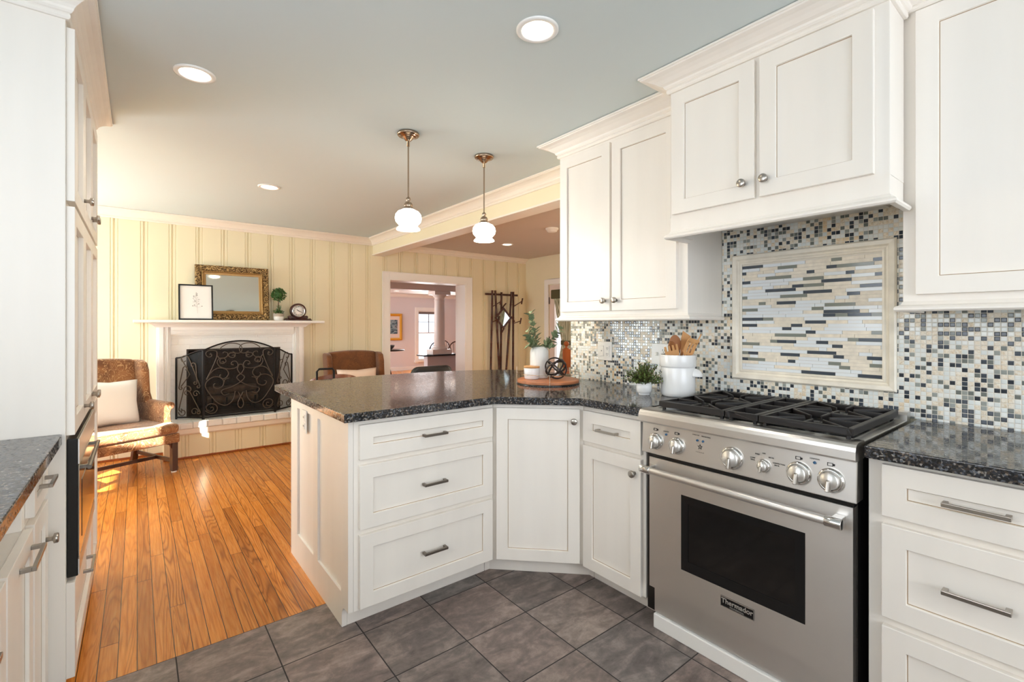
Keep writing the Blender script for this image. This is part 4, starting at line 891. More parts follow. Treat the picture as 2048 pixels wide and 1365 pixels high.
m = MB(); m.sweep([(0, 0), (0, .018), (-.013, .018), (-.013, 0)], pathr(w, h), True, mat=flat); m.build('frame', BLACK, pc, bevel=.001)
m = MB(); m.box((-w/2+.012, -.008, .012), (w/2-.012, -.002, h-.012)); pp = m.build('paper', PAPER, pc)
m = MB(); rp = random.Random(5)
m.tube([(.012, -.0085, .065), (.010, -.0085, .14), (-.004, -.0085, .25)], .0007, 4)
for k in range(26):
    z = .12+k*.0055; s_ = rp.choice((-1, 1)); x0 = .010-.014*(z-.14)/.11; x1 = x0+s_*rp.uniform(.012, .045)*(1-(z-.12)/.19); z1 = z+rp.uniform(.005, .02)
    m.tube([(x0, -.0085, z), (x1, -.0085, z1)], .0005, 4); m.ball((x1, -.0083, z1), rp.uniform(.003, .0055), 6, sc=(1, .06, .8))
m.build('drawing', SKETCH, pp)
# leaf clusters
def leaf(m, c, d, up, L, W, mi=0, fold=.15):
    d = Vector(d).normalized(); s_ = d.cross(Vector(up)); s_ = s_.normalized() if s_.length > 1e-4 else d.orthogonal().normalized(); n_ = s_.cross(d); c = Vector(c)
    P = [c, c+d*L*.35+s_*W*.5+n_*W*fold, c+d*L*.7+s_*W*.42+n_*W*fold, c+d*L, c+d*L*.7-s_*W*.42+n_*W*fold, c+d*L*.35-s_*W*.5+n_*W*fold, c+d*L*.4]
    m.add([p[:] for p in P], [(0, 1, 6), (1, 2, 6), (2, 3, 6), (3, 4, 6), (4, 5, 6), (5, 0, 6)], mi, True)
def bush(m, c, R, n, L, W, rn, sq=(1, 1, 1), fill=.5):
    for k in range(n):
        z = rn.uniform(-1, 1); a = rn.uniform(0, 2*PI); q = math.sqrt(1-z*z); d = Vector((q*math.cos(a), q*math.sin(a), z)); r = R*rn.uniform(fill, 1)
        p = (c[0]+d.x*r*sq[0], c[1]+d.y*r*sq[1], c[2]+d.z*r*sq[2]); dd = d+Vector((rn.uniform(-.7, .7), rn.uniform(-.7, .7), rn.uniform(-.3, .8)))
        leaf(m, p, dd, (rn.uniform(-1, 1), rn.uniform(-1, 1), rn.uniform(-.2, 1)), L*rn.uniform(.7, 1.2), W*rn.uniform(.7, 1.2))
rn = random.Random(21)
to = thing('topiary', 'small ball topiary in a white and grey pot beside the gilt mirror', 'plant', (1.205, 5.60, MZ))
m = MB(); m.lathe([(0, 0), (.036, 0), (.048, .012), (.052, .045)], n=28); p = m.build('pot', MATTEW, to)
m = MB(); m.lathe([(.0521, .042), (.053, .075), (.048, .075), (.046, .068), (0, .066)], n=28); m.build('pot_rim', CONC, p)
m = MB(); m.tube([(0, 0, .06), (.004, 0, .12), (-.003, .002, .17), (.002, 0, .24)], .0055, 8); m.build('trunk', STEM, to)
m = MB(); m.ball((0, 0, .278), .048, 10); bush(m, (0, 0, .278), .066, 420, .022, .011, rn, fill=.75); m.build('ball_foliage', LEAFG, to)
m = MB(); bush(m, (0, 0, .088), .05, 150, .02, .009, rn, (1, 1, .5), .2); bush(m, (0, 0, .125), .024, 70, .018, .008, rn, (1, 1, 1.6), .3); m.build('low_foliage', LEAFG, to)
ck = thing('mantel_clock', 'dark cherry mantel clock with round white dial at the right of the mantel', 'clock', (1.400, 5.60, MZ))
m = MB(); m.sweep([(.0, 0), (.03, 0), (.03, .010), (.02, .014), (.014, .022), (0, .022)], [(-.105, -.03), (.105, -.03), (.105, .03), (-.105, .03)], True); m.box((-.105, -.03, 0), (.105, .03, .0225))
for s_ in (-1, 1): m.cyl((s_*.083, -.035, .037), (s_*.083, .035, .037), .018, n=20); m.cyl((s_*.122, -.034, .012), (s_*.122, .034, .012), .013, n=16)
m.box((-.07, -.03, .022), (.07, .03, .05)); m.build('base', DARKW, ck, bevel=.002)
m = MB(); m.lathe([(.0, -.035), (.078, -.035), (.083, -.02), (.083, .03), (.076, .04), (.066, .036), (.064, .03), (0, .03)], n=40, mat=Matrix.Translation((0, 0, .107)) @ Matrix.Rotation(PI/2, 4, 'X')); m.build('case', DARKW, ck)
m = MB(); m.lathe([(.066, .034), (.066, .042), (.060, .042), (.058, .033)], n=40, mat=Matrix.Translation((0, 0, .107)) @ Matrix.Rotation(PI/2, 4, 'X')); m.build('bezel', CHROME, ck)
m = MB(); m.lathe([(.059, .031), (.059, .034), (0, .034)], n=40, mat=Matrix.Translation((0, 0, .107)) @ Matrix.Rotation(PI/2, 4, 'X')); dl = m.build('dial', PAPER, ck)
for k, nm in enumerate(('XII', 'I', 'II', 'III', 'IIII', 'V', 'VI', 'VII', 'VIII', 'IX', 'X', 'XI')):
    a = PI/2-k*PI/6; text(nm, 'numeral', dl, (.046*math.cos(a), -.0345, .107+.046*math.sin(a)), .0135, INK, rot=(PI/2, -k*PI/6 if False else 0, 0))
m = MB()
for a, Lh, w_ in ((rad(-23), .043, .0022), (rad(142), .028, .003)):
    q = Matrix.Translation((0, -.0375, .107)) @ Matrix.Rotation(-a, 4, 'Y'); m.add([(-.01, 0, -w_), (Lh*.8, 0, -w_), (Lh, 0, 0), (Lh*.8, 0, w_), (-.01, 0, w_), (-.01, .001, -w_), (Lh*.8, .001, -w_), (Lh, .001, 0), (Lh*.8, .001, w_), (-.01, .001, w_)], [(0, 1, 2, 3, 4), (9, 8, 7, 6, 5), (0, 5, 6, 1), (1, 6, 7, 2), (2, 7, 8, 3), (3, 8, 9, 4), (4, 9, 5, 0)], mat=q)
m.build('hands', INK, dl)

# ------------------------------------------------------------------ upholstered chairs (face -y, origin on the floor below the seat centre)
def soft(parent, name, a, b, mat, r=.03, sub=2):
    m = MB(); m.box(a, b); o = m.build(name, mat, parent, bevel=r, seg=3)
    for p in o.data.polygons: p.use_smooth = True
    return o
def pillow(name, label, loc, rot, w, h, t, mat):
    m = MB(); N = 14; top = []; bot = []
    for j in range(N+1):
        for i in range(N+1):
            u, v = 2*i/N-1, 2*j/N-1; pin = 1-.10*(1-abs(u))*abs(v)**3; pin2 = 1-.10*(1-abs(v))*abs(u)**3
            k = max(0, (1-u**4)*(1-v**4))**.55*t/2
            x, z = u*w/2*pin2, v*h/2*pin; top.append((x, -k, z)); bot.append((x, k, z))
    f = lambda i, j: j*(N+1)+i; K = (N+1)**2
    m.add(top+bot, [(f(i, j), f(i+1, j), f(i+1, j+1), f(i, j+1)) for i in range(N) for j in range(N)]+[(K+f(i, j+1), K+f(i+1, j+1), K+f(i+1, j), K+f(i, j)) for i in range(N) for j in range(N)], 0, True)
    o = m.build(name, mat, weld=True); o.location = loc; o.rotation_euler = rot; return tag(o, label, 'pillow')
def chair_wing(label, loc, rz, fab, W=.70):
    c = thing('wing_chair', label, 'armchair', loc, rz)
    hw = W/2
    soft(c, 'seat_rail', (-hw, -.34, .255), (hw, .30, .335), fab, .012)
    o = soft(c, 'seat_cushion', (-hw+.055, -.36, .337), (hw-.055, .24, .425), fab, .03)
    o = soft(c, 'cushion_front', (-hw+.01, -.362, .339), (hw-.01, -.20, .423), fab, .03)
    m = MB(); N = 12; vs = []
    # raked back with a gently arched top
    for y, t in ((.20, 0), (.30, 0)):
        for i in range(N+1):
            u = 2*i/N-1; zt = .955+.02*(1-u*u)
            vs += [(u*(hw-.075), y, .33), (u*(hw-.055), y+.035, .60), (u*(hw-.05), y+.085, zt)]
    K = (N+1)*3; fs = []
    for i in range(N):
        for j in range(2):
            a = i*3+j; fs += [(a, a+3, a+4, a+1), (K+a+1, K+a+4, K+a+3, K+a)]
        a = i*3; fs += [(a+2, a+5, K+a+5, K+a+2), (K+a, K+a+3, a+3, a)]
    fs += [(1, 0, K, K+1), (2, 1, K+1, K+2), (N*3, N*3+1, K+N*3+1, K+N*3), (N*3+1, N*3+2, K+N*3+2, K+N*3+1)]
    m.add(vs, fs, 0, True); m.build('backrest', fab, c, bevel=.028, seg=3)
    for s_ in (-1, 1):
        # wing
        P = [(.30, .56), (.38, .93), (.355, .952), (.25, .952), (.19, .93), (.155, .86), (.145, .74), (.135, .66), (.09, .585), (.085, .56)]
        m = MB(); xa = s_*(hw-.065); n = len(P); vs = [(xa, y, z) for y, z in P]+[(xa+s_*.06, y-.01, z) for y, z in P]
        m.add(vs, [tuple(range(n)), tuple(range(n, 2*n))[::-1]]+[(i, n+i, n+(i+1) % n, (i+1) % n) for i in range(n)], 0, True); m.build('wing', fab, c, bevel=.022, seg=3)
        # arm: panel with outward roll
        m = MB(); prof = [(-.02, .335), (-.025, .50), (-.02, .56), (0, .592), (.03, .60), (.058, .588), (.066, .562), (.055, .540), (.035, .53), (.028, .50), (.034, .44), (.05, .335)]
        n = len(prof); xa = s_*(hw-.05); ys = [-.235, .25]; vs = []
        for y in ys: vs += [(xa+s_*o_, y, z) for o_, z in prof]
        m.add(vs, [(i, (i+1) % n, n+(i+1) % n, n+i) for i in range(n)]+[tuple(range(n))[::-1], tuple(range(n, 2*n))], 0, True); m.build('arm', fab, c, bevel=.008, seg=2)
    for x, y, k in ((-hw+.035, -.31, 0), (hw-.035, -.31, 0), (-hw+.05, .27, 1), (hw-.05, .27, 1)):
        m = MB(); b = .022
        if not k: m.box((x-b, y-b, .012), (x+b, y+b, .2549)); sg = 1 if x < 0 else -1; m.prism([(0, 0), (0, -.05), (.012, -.015), (.05, 0)], -.01, .01, mat=Matrix.Translation((x+sg*b, y, .2548)) @ Matrix(((sg, 0, 0, 0), (0, 0, 1, 0), (0, 1, 0, 0), (0, 0, 0, 1))))
        else: m.add([(x-b, y-b+.06, .012), (x+b, y-b+.06, .012), (x+b, y+b+.06, .012), (x-b, y+b+.06, .012), (x-b, y-b, .2549), (x+b, y-b, .2549), (x+b, y+b, .2549), (x-b, y+b, .2549)], [(3, 2, 1, 0), (4, 5, 6, 7), (0, 1, 5, 4), (1, 2, 6, 5), (2, 3, 7, 6), (3, 0, 4, 7)])
        lg = m.build('leg', LEGW, c, bevel=.002)
        m = MB(); yy = y+(.058 if k else 0); m.cyl((x, yy, 0), (x, yy, .014), .02, n=16); m.build('glide', PLAST, lg)
    m = MB()
    for s_ in (-1, 1): m.box((s_*(hw-.04)-.01, -.29, .085), (s_*(hw-.04)+.01, .30, .115))
    m.box((-hw+.05, -.06, .085), (hw-.05, -.035, .112)); m.build('stretcher', LEGW, c, bevel=.002)
    return c
A1 = rad(24)
def at(loc, rz, p): c, s_ = math.cos(rz), math.sin(rz); return (loc[0]+p[0]*c-p[1]*s_, loc[1]+p[0]*s_+p[1]*c, p[2])
L1 = (-.165, 5.175, 0)
chair_wing('brown paisley wing chair with carved legs beside the hearth', L1, A1, PAIS)
pillow('throw_pillow', 'white linen pillow propped in the paisley wing chair', at(L1, A1, (.02, .075, .605)), (-.26, .05, A1), .42, .40, .15, LIN)
L2 = (1.965, 5.20, 0)
chair_wing('tobacco brown wing chair seen over the bar, beside the dining opening', L2, rad(-3), PAIS2, W=.66)
pillow('throw_pillow', 'cream pillow in the tobacco brown chair beyond the bar', at(L2, 0, (0, .09, .60)), (-.2, 0, 0), .46, .36, .14, M('peach_linen', (236, 214, 196), .85))

# ------------------------------------------------------------------ stools at the bar
st1 = thing('bar_stool', 'bar stool with curved brown wooden back and black metal loop, bar end', 'stool', (1.16, 3.60, 0), rad(-8))
m = MB(); m.lathe([(0, .63), (.17, .63), (.19, .64), (.195, .66), (.18, .675), (0, .68)], n=36); m.build('seat', BROWNL, st1)
m = MB(); N = 20; vs = []
for i in range(N+1):
    a = PI*(.10+.80*i/N); zt = .845+.062*math.sin(PI*i/N)**.7
    for r in (.185, .21): vs += [(-r*math.cos(a)*.92, .0-r*math.sin(a)*.75+.10, .76), (-r*math.cos(a)*.92, .0-r*math.sin(a)*.75+.10, zt)]
fs = []
for i in range(N):
    a = i*4; fs += [(a, a+4, a+5, a+1), (a+3, a+7, a+6, a+2), (a+1, a+5, a+7, a+3), (a+2, a+6, a+4, a)]
fs += [(0, 1, 3, 2), (N*4+2, N*4+3, N*4+1, N*4)]
m.add(vs, fs, 0, True); m.build('backrest', BROWNL, st1, bevel=.004)
m = MB(); m.tube([(-.135, -.06, .66), (-.135, -.075, .935), (-.12, -.075, .952), (-.03, -.075, .952), (-.018, -.075, .935), (-.018, -.06, .66)], .0075, 8); m.build('metal_loop', BLACKM, st1)
for x, y in ((-.13, -.13), (.13, -.13), (-.13, .13), (.13, .13)):
    m = MB(); m.cyl((x*1.4, y*1.4, 0), (x*.8, y*.8, .632), .011, n=10); m.build('leg', BLACKM, st1)
m = MB(); m.lathe([(.155, .22), (.163, .228), (.155, .236), (.147, .228), (.155, .22)], n=32); m.build('foot_ring', BLACKM, st1)
st2 = thing('bar_stool', 'bar stool with rounded black leather back behind the bar centre', 'stool', (1.965, 3.60, 0))
m = MB(); m.box((-.20, -.18, .60), (.20, .2, .67)); m.build('seat', LEATH, st2, bevel=.03, seg=3)
m = MB(); P = []
for i in range(12): a = PI*i/11; P.append((.115*0+(.13+.062*math.sin(a) if False else .13)*1+.062*math.sin(a), .862-.062*math.cos(a)))
P += [(-x, z) for x, z in reversed(P)]
n = len(P); vs = [(x, y-.02*(1-(x/.19)**2), z) for y in (-.05, 0) for x, z in P]
m.add(vs, [tuple(range(n)), tuple(range(n, 2*n))[::-1]]+[(i, n+i, n+(i+1) % n, (i+1) % n) for i in range(n)], 0, True); m.build('backrest', LEATH, st2, bevel=.018, seg=3)
for x in (-.1, .1):
    m = MB(); m.tube([(x, .0, .62), (x, -.02, .80), (x, -.025, .83)], .009, 8); m.build('back_post', BLACKM, st2)
for x, y in ((-.17, -.15), (.17, -.15), (-.17, .17), (.17, .17)):
    m = MB(); m.cyl((x*1.2, y*1.2, 0), (x, y, .603), .012, n=10); m.build('leg', BLACKM, st2)

# ------------------------------------------------------------------ things on the counter
CZ = .9152
ty = thing('serving_tray', 'round reddish wood tray with thin wire gallery at the end of the bar', 'tray', (1.985, 2.145, CZ))
m = MB(); m.lathe([(0, .0), (.186, 0), (.19, .004), (.19, .020), (.186, .024), (0, .024)], n=56); m.build('wood_base', BOARD, ty, bevel=.001)
m = MB(); m.lathe([(.194, 0), (.194, .007), (.190, .007), (.190, 0), (.194, 0)], n=56); m.build('base_band', BLACK, ty)
m = MB(); ring = [(.192*math.cos(2*PI*k/56), .192*math.sin(2*PI*k/56), .062) for k in range(56)]; m.tube(ring, .0018, 6, True)
for k in range(4):
    a = PI*.28+k*PI/2; m.cyl((.192*math.cos(a), .192*math.sin(a), .002), (.192*math.cos(a), .192*math.sin(a), .10 if k == 1 else .066), .002, n=8)
m.build('wire_gallery', BRASSY, ty)
TZ = CZ+.0245
va = thing('fluted_vase', 'tall white fluted vase standing on the round tray', 'vase', (1.985, 2.225, TZ))
m = MB(); n = 96; prof = [(0, 0), (.052, 0), (.057, .006), (.058, .02), (.058, .155), (.054, .178), (.043, .193), (.036, .197), (.034, .196), (.033, .17), (0, .16)]
vs = []
for r, z in prof: vs += [(r*(1-(.022 if (k % 3 == 0 and .01 < z < .19 and r > .05) else 0))*math.cos(2*PI*k/n), r*(1-(.022 if (k % 3 == 0 and .01 < z < .19 and r > .05) else 0))*math.sin(2*PI*k/n), z) for k in range(n)]
m.add(vs, [(i*n+k, i*n+(k+1) % n, (i+1)*n+(k+1) % n, (i+1)*n+k) for i in range(len(prof)-1) for k in range(n)], 0, True); m.build('body', MATTEW, va)
Rv, Fv = Vector((.7834, -.6216, 0)), Vector((.6216, .7834, 0))   # picture-right and away directions used only to arrange the sprigs
def sprig(label, pts, seed, n=16, L=.044, W=.036):
    s_ = thing('eucalyptus_sprig', label, 'plant', (1.985, 2.225, TZ+.165), 0, 'eucalyptus sprigs in the vase'); r = random.Random(seed)
    P = [(Rv*a+Fv*b+Vector((0, 0, c))) for a, b, c in pts]; C = [Vector(p) for p in arc([p[:] for p in P], 6)]
    m = MB(); m.tube([p[:] for p in C], [.0022-.0012*i/len(C) for i in range(len(C))], 6); m.build('stem', STEM, s_)
    m = MB()
    for k in range(n):
        t = .28+.72*k/(n-1); i = min(len(C)-2, int(t*(len(C)-1))); p = C[i].lerp(C[i+1], t*(len(C)-1)-i); d = (C[i+1]-C[i]).normalized()
        for q in (0, 1):
            a = r.uniform(0, 2*PI); u = d.orthogonal().normalized(); v = d.cross(u); o_ = (u*math.cos(a+q*PI)+v*math.sin(a+q*PI))
            leaf(m, (p+o_*.002)[:], o_*.9+d*.5, d*1.0+o_*-.4, L*r.uniform(.7, 1.25), W*r.uniform(.75, 1.2))
    m.build('leaves', LEAF, s_)
sprig('tallest eucalyptus sprig rising from the left of the vase', [(0, 0, -.14), (-.012, 0, .02), (-.03, 0, .12), (-.055, .01, .24)], 1, 17)
sprig('short eucalyptus sprig drooping left of the vase', [(0, 0, -.14), (-.015, -.01, .01), (-.04, -.01, .055), (-.075, 0, .12)], 2, 12)
sprig('eucalyptus sprig leaning right towards the wall cabinet', [(0, 0, -.14), (.02, 0, .02), (.07, 0, .07), (.125, 0, .14)], 3, 13)
sprig('small low eucalyptus sprig at the right rim of the vase', [(0, 0, -.14), (.02, -.02, .015), (.05, -.02, .045), (.075, -.02, .03)], 4, 9)
sprig('small middle eucalyptus sprig at the front rim of the vase', [(0, 0, -.14), (-.005, -.02, .015), (-.03, -.025, .04), (-.055, -.03, .05)], 6, 8)
ca = thing('candle', 'white candle tumbler with wooden lid at the left of the tray', 'candle', (1.905, 2.205, TZ)); ca.scale = (1.16, 1.16, 1.2)
m = MB(); m.lathe([(0, 0), (.036, 0), (.040, .005), (.042, .055), (.0405, .057), (.039, .055), (.037, .05), (0, .05)], n=36); m.build('glass_tumbler', CER, ca)
m = MB(); m.lathe([(0, .0571), (.0425, .0571), (.0425, .064), (.041, .066), (0, .066)], n=36); m.build('lid', BEECH, ca)
orb = thing('knot_sculpture', 'dark bronze knot of crossing rings on the tray in front of the vase', 'sculpture', (1.985, 2.075, TZ+.070))
ORB = M('dark_bronze', (56, 48, 46), .4, .5)
U_ = Vector((0, 0, 1))
for i, nv in enumerate((Fv*1.0+U_*.30+Rv*.45, Rv*.75+U_*.8+Fv*.12, Rv*.85-U_*.7+Fv*.30, U_*.9+Fv*.75-Rv*.35)):
    R_ = Vector((0, 0, 1)).rotation_difference(nv.normalized()).to_matrix().to_4x4(); m = MB(); N = 48
    prof = [(.0035, .005), (-.0035, .005), (-.0035, -.005), (.0035, -.005)]; vs = []
    for k in range(N): a = 2*PI*k/N; vs += [((.066-.0005*i+o_)*math.cos(a), (.066-.0005*i+o_)*math.sin(a), z) for o_, z in prof]
    m.add(vs, [(k*4+j, k*4+(j+1) % 4, ((k+1) % N)*4+(j+1) % 4, ((k+1) % N)*4+j) for k in range(N) for j in range(4)], 0, False, R_); m.build('ring', ORB, orb, bevel=.001)
pt = thing('potted_herb', 'small bushy green plant in a white pot between tray and crock', 'plant', (2.03, 1.472, CZ))
m = MB(); m.lathe([(0, 0), (.027, 0), (.028, .004), (.027, .007), (.034, .012), (.038, .022), (.039, .035), (.039, .066), (.037, .067), (.035, .064), (.035, .055), (0, .055)], n=40); m.build('pot', CER, pt)
m = MB(); rr = random.Random(8)
for k in range(120):
    a = rr.uniform(0, 2*PI); el = rr.uniform(.08, 1.5); Ls = rr.uniform(.06, .122); d = Vector((math.cos(a)*math.cos(el), math.sin(a)*math.cos(el), math.sin(el)))
    p0 = Vector((rr.uniform(-.02, .02), rr.uniform(-.02, .02), .055)); p1 = p0+d*Ls; m.tube([p0[:], p0.lerp(p1, .5)[:], p1[:]], .0009, 4, mi=1)
    for j in range(9):
        t = .3+.7*j/8; p = p0.lerp(p1, t)
        for q in (0, 1):
            dd = Vector((rr.uniform(-1, 1), rr.uniform(-1, 1), rr.uniform(-.4, .9))); leaf(m, p[:], dd, (0, 0, 1), rr.uniform(.009, .016), rr.uniform(.005, .008))
m.build('foliage', [LEAFL, STEM], pt)
CRX, CRY = 2.14, 1.349
cr = thing('utensil_crock', 'large white ceramic utensil crock with side lug beside the range', 'crock', (CRX, CRY, CZ)); cr.scale = (.85, .85, 1)
m = MB(); m.lathe([(0, 0), (.088, 0), (.095, .006), (.098, .02), (.098, .138), (.096, .142), (.096, .144), (.101, .148), (.103, .152), (.103, .203), (.101, .207), (.096, .207), (.094, .203), (.092, .02), (0, .015)], n=56); m.build('body', CER, cr)
lug = Vector((.62, -.785, 0)).normalized(); lug = (Rv*.86-Fv*.5).normalized()
m = MB(); u = Vector((-lug.y, lug.x, 0)); N = 14
vs = []; 
for j in range(7):
    e = j/6; 
    for i in range(N+1):
        a = PI*i/N; rr_ = .036*(1-e*e*.85)**.5 if e < 1 else .012
        vs.append((lug*(.09+.042*e)+u*(-rr_*math.cos(a))+Vector((0, 0, .10+rr_*.95*math.sin(a)-.008*e*0)))[:])
fs = [(j*(N+1)+i, j*(N+1)+i+1, (j+1)*(N+1)+i+1, (j+1)*(N+1)+i) for j in range(6) for i in range(N)]+[tuple(6*(N+1)+i for i in range(N+1))]
m.add(vs, fs, 0, True); o = m.build('lug_handle', CER, cr); so = o.modifiers.new('thick', 'SOLIDIFY'); so.thickness = .006
# wooden utensils: each leans on the rim; head drawn in its own flat plane
def utensil(name, label, tip, foot, head, mat, twist=0):
    # tip and foot are offsets from the crock centre: (picture right, away, up)
    A = Rv*foot[0]+Fv*foot[1]+Vector((0, 0, foot[2])); B = Rv*tip[0]+Fv*tip[1]+Vector((0, 0, tip[2]))
    ax = (B-A).normalized(); sd = Rv*math.cos(twist)+Fv*math.sin(twist); sd = (sd-ax*sd.dot(ax)).normalized(); nm = ax.cross(sd)
    mt = Matrix((( sd.x, nm.x, ax.x, A.x), (sd.y, nm.y, ax.y, A.y), (sd.z, nm.z, ax.z, A.z), (0, 0, 0, 1))); Lz = (B-A).length
    u_ = thing(name, label, 'utensil', (CRX, CRY, CZ+.016), 0, 'wooden utensils in the crock')
    m = MB(); m.cyl((mt @ Vector((0, 0, 0)))[:], (mt @ Vector((0, 0, Lz-.075)))[:], .006, .007, 12); m.build('handle_shaft', mat, u_)
    m = MB()
    def plateh(poly, t=.006):
        n = len(poly); vs = [(x, -t/2-c*.0, Lz-.09+z) for x, z in poly for c in (0,)]+[(x, t/2, Lz-.09+z) for x, z in poly]
        m.add(vs, [tuple(range(n)), tuple(range(n, 2*n))[::-1]]+[(i, n+i, n+(i+1) % n, (i+1) % n) for i in range(n)], 0, False, mt)
    if head == 'fork':
        plateh([(-.007, 0), (.007, 0), (.028, .02), (.034, .04), (.034, .06), (-.034, .06), (-.034, .04), (-.028, .02)])
        for k in range(4): x = -.034+k*.0188; plateh([(x, .059), (x+.0116, .059), (x+.0106, .088), (x+.001, .088)])
    elif head == 'spoon':
        N = 20; plateh([(.029*math.sin(2*PI*k/N)*(1 if True else 0), .048-.046*math.cos(2*PI*k/N)) for k in range(N)], .009)
    elif head == 'slotted':
        for x0, x1 in ((-.030, -.012), (-.006, .006), (.012, .030)): plateh([(x0, .025), (x1, .025), (x1, .085), (x0, .085)])
        plateh([(-.007, -.005), (.007, -.005), (.030, .026), (-.030, .026)]); plateh([(-.030, .075), (.030, .075), (.034, .10), (-.026, .10)])
    else:
        plateh([(-.007, 0), (.007, 0), (.022, .03), (.028, .095), (-.020, .11), (-.020, .03)])
    m.build('head', mat, u_, bevel=.0015)
utensil('wooden_fork', 'pale wooden salad fork at the left of the crock', (-.052, -.045, .240), (.02, .02, 0), 'fork', BEECH)
utensil('wooden_spoon', 'darker wooden spoon standing tallest in the crock', (-.005, .03, .285), (-.01, -.03, 0), 'spoon', ACACIA)
utensil('wooden_spoon', 'dark wooden spoon tucked behind the salad fork', (-.035, .0, .255), (.02, .01, 0), 'spoon', ACACIA, .6)
utensil('slotted_turner', 'pale slotted wooden turner leaning right in the crock front', (.060, -.045, .262), (-.03, .02, 0), 'slotted', BEECH, .15)
utensil('wooden_spatula', 'wooden spatula leaning right behind the slotted turner', (.052, .035, .285), (-.03, -.02, 0), 'spatula', BEECH, .2)
utensil('wooden_spatula', 'thin edge-on wooden spatula leaning furthest right out of the crock', (.105, -.01, .275), (-.035, .0, 0), 'spatula', BEECH, 1.15)

# ------------------------------------------------------------------ coat rack on the fireplace wall
ra = thing('bamboo_coat_rack', 'dark bamboo coat rack with a small diamond mirror against the yellow wall', 'coat rack', (4.318, 5.70, 0))
BAM = M('scorched_bamboo', (74, 36, 20), .35, var=(30, .4))
def bamboo(a, b, r=.016, name='pole'):
    m = MB(); a, b = Vector(a), Vector(b); n = max(2, int((b-a).length/.19)); pts = []; rs = []
    for i in range(n+1):
        p = a.lerp(b, i/n); d = (b-a).normalized()
        if i: pts += [(p-d*.006)[:], p[:]]; rs += [r, r*1.2]
        else: pts += [p[:]]; rs += [r]
        if i < n: pts += [(p+d*.006)[:]]; rs += [r]
    m.tube(pts, rs, 10); return m.build(name, BAM, ra)
bamboo((-.21, .005, 0), (-.165, .005, 1.79)); bamboo((-.02, -.02, .02), (-.125, -.012, 1.79)); bamboo((-.005, .02, 0), (.01, .01, 1.77)); bamboo((.02, -.03, .03), (.185, -.015, 1.78)); bamboo((.225, .005, 0), (.235, .005, 1.785))
bamboo((-.27, .03, 1.735), (.33, .03, 1.735), .015, 'cross_bar')
for a, b in (((-.165, 0, 1.55), (-.09, -.10, 1.62)), ((.235, 0, 1.56), (.33, -.09, 1.64)), ((.235, 0, 1.30), (.31, -.08, 1.335)), ((-.165, 0, 1.32), (-.09, -.06, 1.36))):
    m = MB(); m.cyl(a, b, .007, n=8); v = Vector(b); m.cyl((v.x-.012, v.y-.002, v.z-.045), (v.x+.012, v.y, v.z+.045), .011, n=10); m.build('peg', BAM, ra)
dm = MB(); w, h = .16, .165; cz = 1.38
P = [(0, cz-h), (w, cz), (0, cz+h), (-w, cz)]
dm.sweep([(0, 0), (0, .02), (-.025, .02), (-.025, 0)], P, True, mat=Matrix(((1, 0, 0, .0), (0, 0, -1, -.04), (0, 1, 0, 0), (0, 0, 0, 1))))
fr = dm.build('mirror_frame', BAM, ra, bevel=.003)
for a, b in (((-.02, -.055, cz+h-.01), (.045, -.055, cz+h+.055)), ((w-.01, -.055, cz+.02), (w+.05, -.055, cz-.055)), ((.01, -.055, cz-h+.01), (-.035, -.055, cz-h-.055))):
    m = MB(); m.cyl(a, b, .011, n=10); m.build('mirror_stub', BAM, ra)
m = MB(); k = .86; m.prism([(x*k, cz+(z-cz)*k) for x, z in P], 0, .004, mat=Matrix(((1, 0, 0, 0), (0, 0, -1, -.046), (0, 1, 0, 0), (0, 0, 0, 1)))); m.build('mirror_glass', SILV, fr)
# newel post and hand rail in the annex
nw = thing('newel_post', 'orange oak newel post with ball top and hand rail beyond the tray', 'newel post', (4.42, 4.42, 0), rad(-40))
m = MB(); m.lathe([(.014, 1.0), (.014, .975), (.034, .968), (.04, .955)], n=24); m.ball((0, 0, 1.025), .036, 16); m.box((-.05, -.05, .72), (.05, .05, .956)); m.lathe([(.045, .74), (.045, .725), (.03, .715), (.04, .66), (.045, .60), (.038, .45), (.028, .33), (.04, .30)], n=24); m.box((-.05, -.05, 0), (.05, .05, .30)); m.build('post', OAKW, nw, bevel=.003)
m = MB(); m.add([(.045, -.03, .76), (.045, .03, .76), (.045, .03, .86), (.045, -.03, .86), (.40, -.03, 1.13), (.40, .03, 1.13), (.40, .03, 1.23), (.40, -.03, 1.23)], [(0, 1, 2, 3), (7, 6, 5, 4), (0, 4, 5, 1), (1, 5, 6, 2), (2, 6, 7, 3), (3, 7, 4, 0)]); m.build('hand_rail', OAKW, nw, bevel=.008)
for x, b in ((.20, .93), (.34, 1.07)):
    m = MB(); m.cyl((x, 0, 0), (x, 0, b), .018, n=14); m.build('baluster', OAKW, nw)

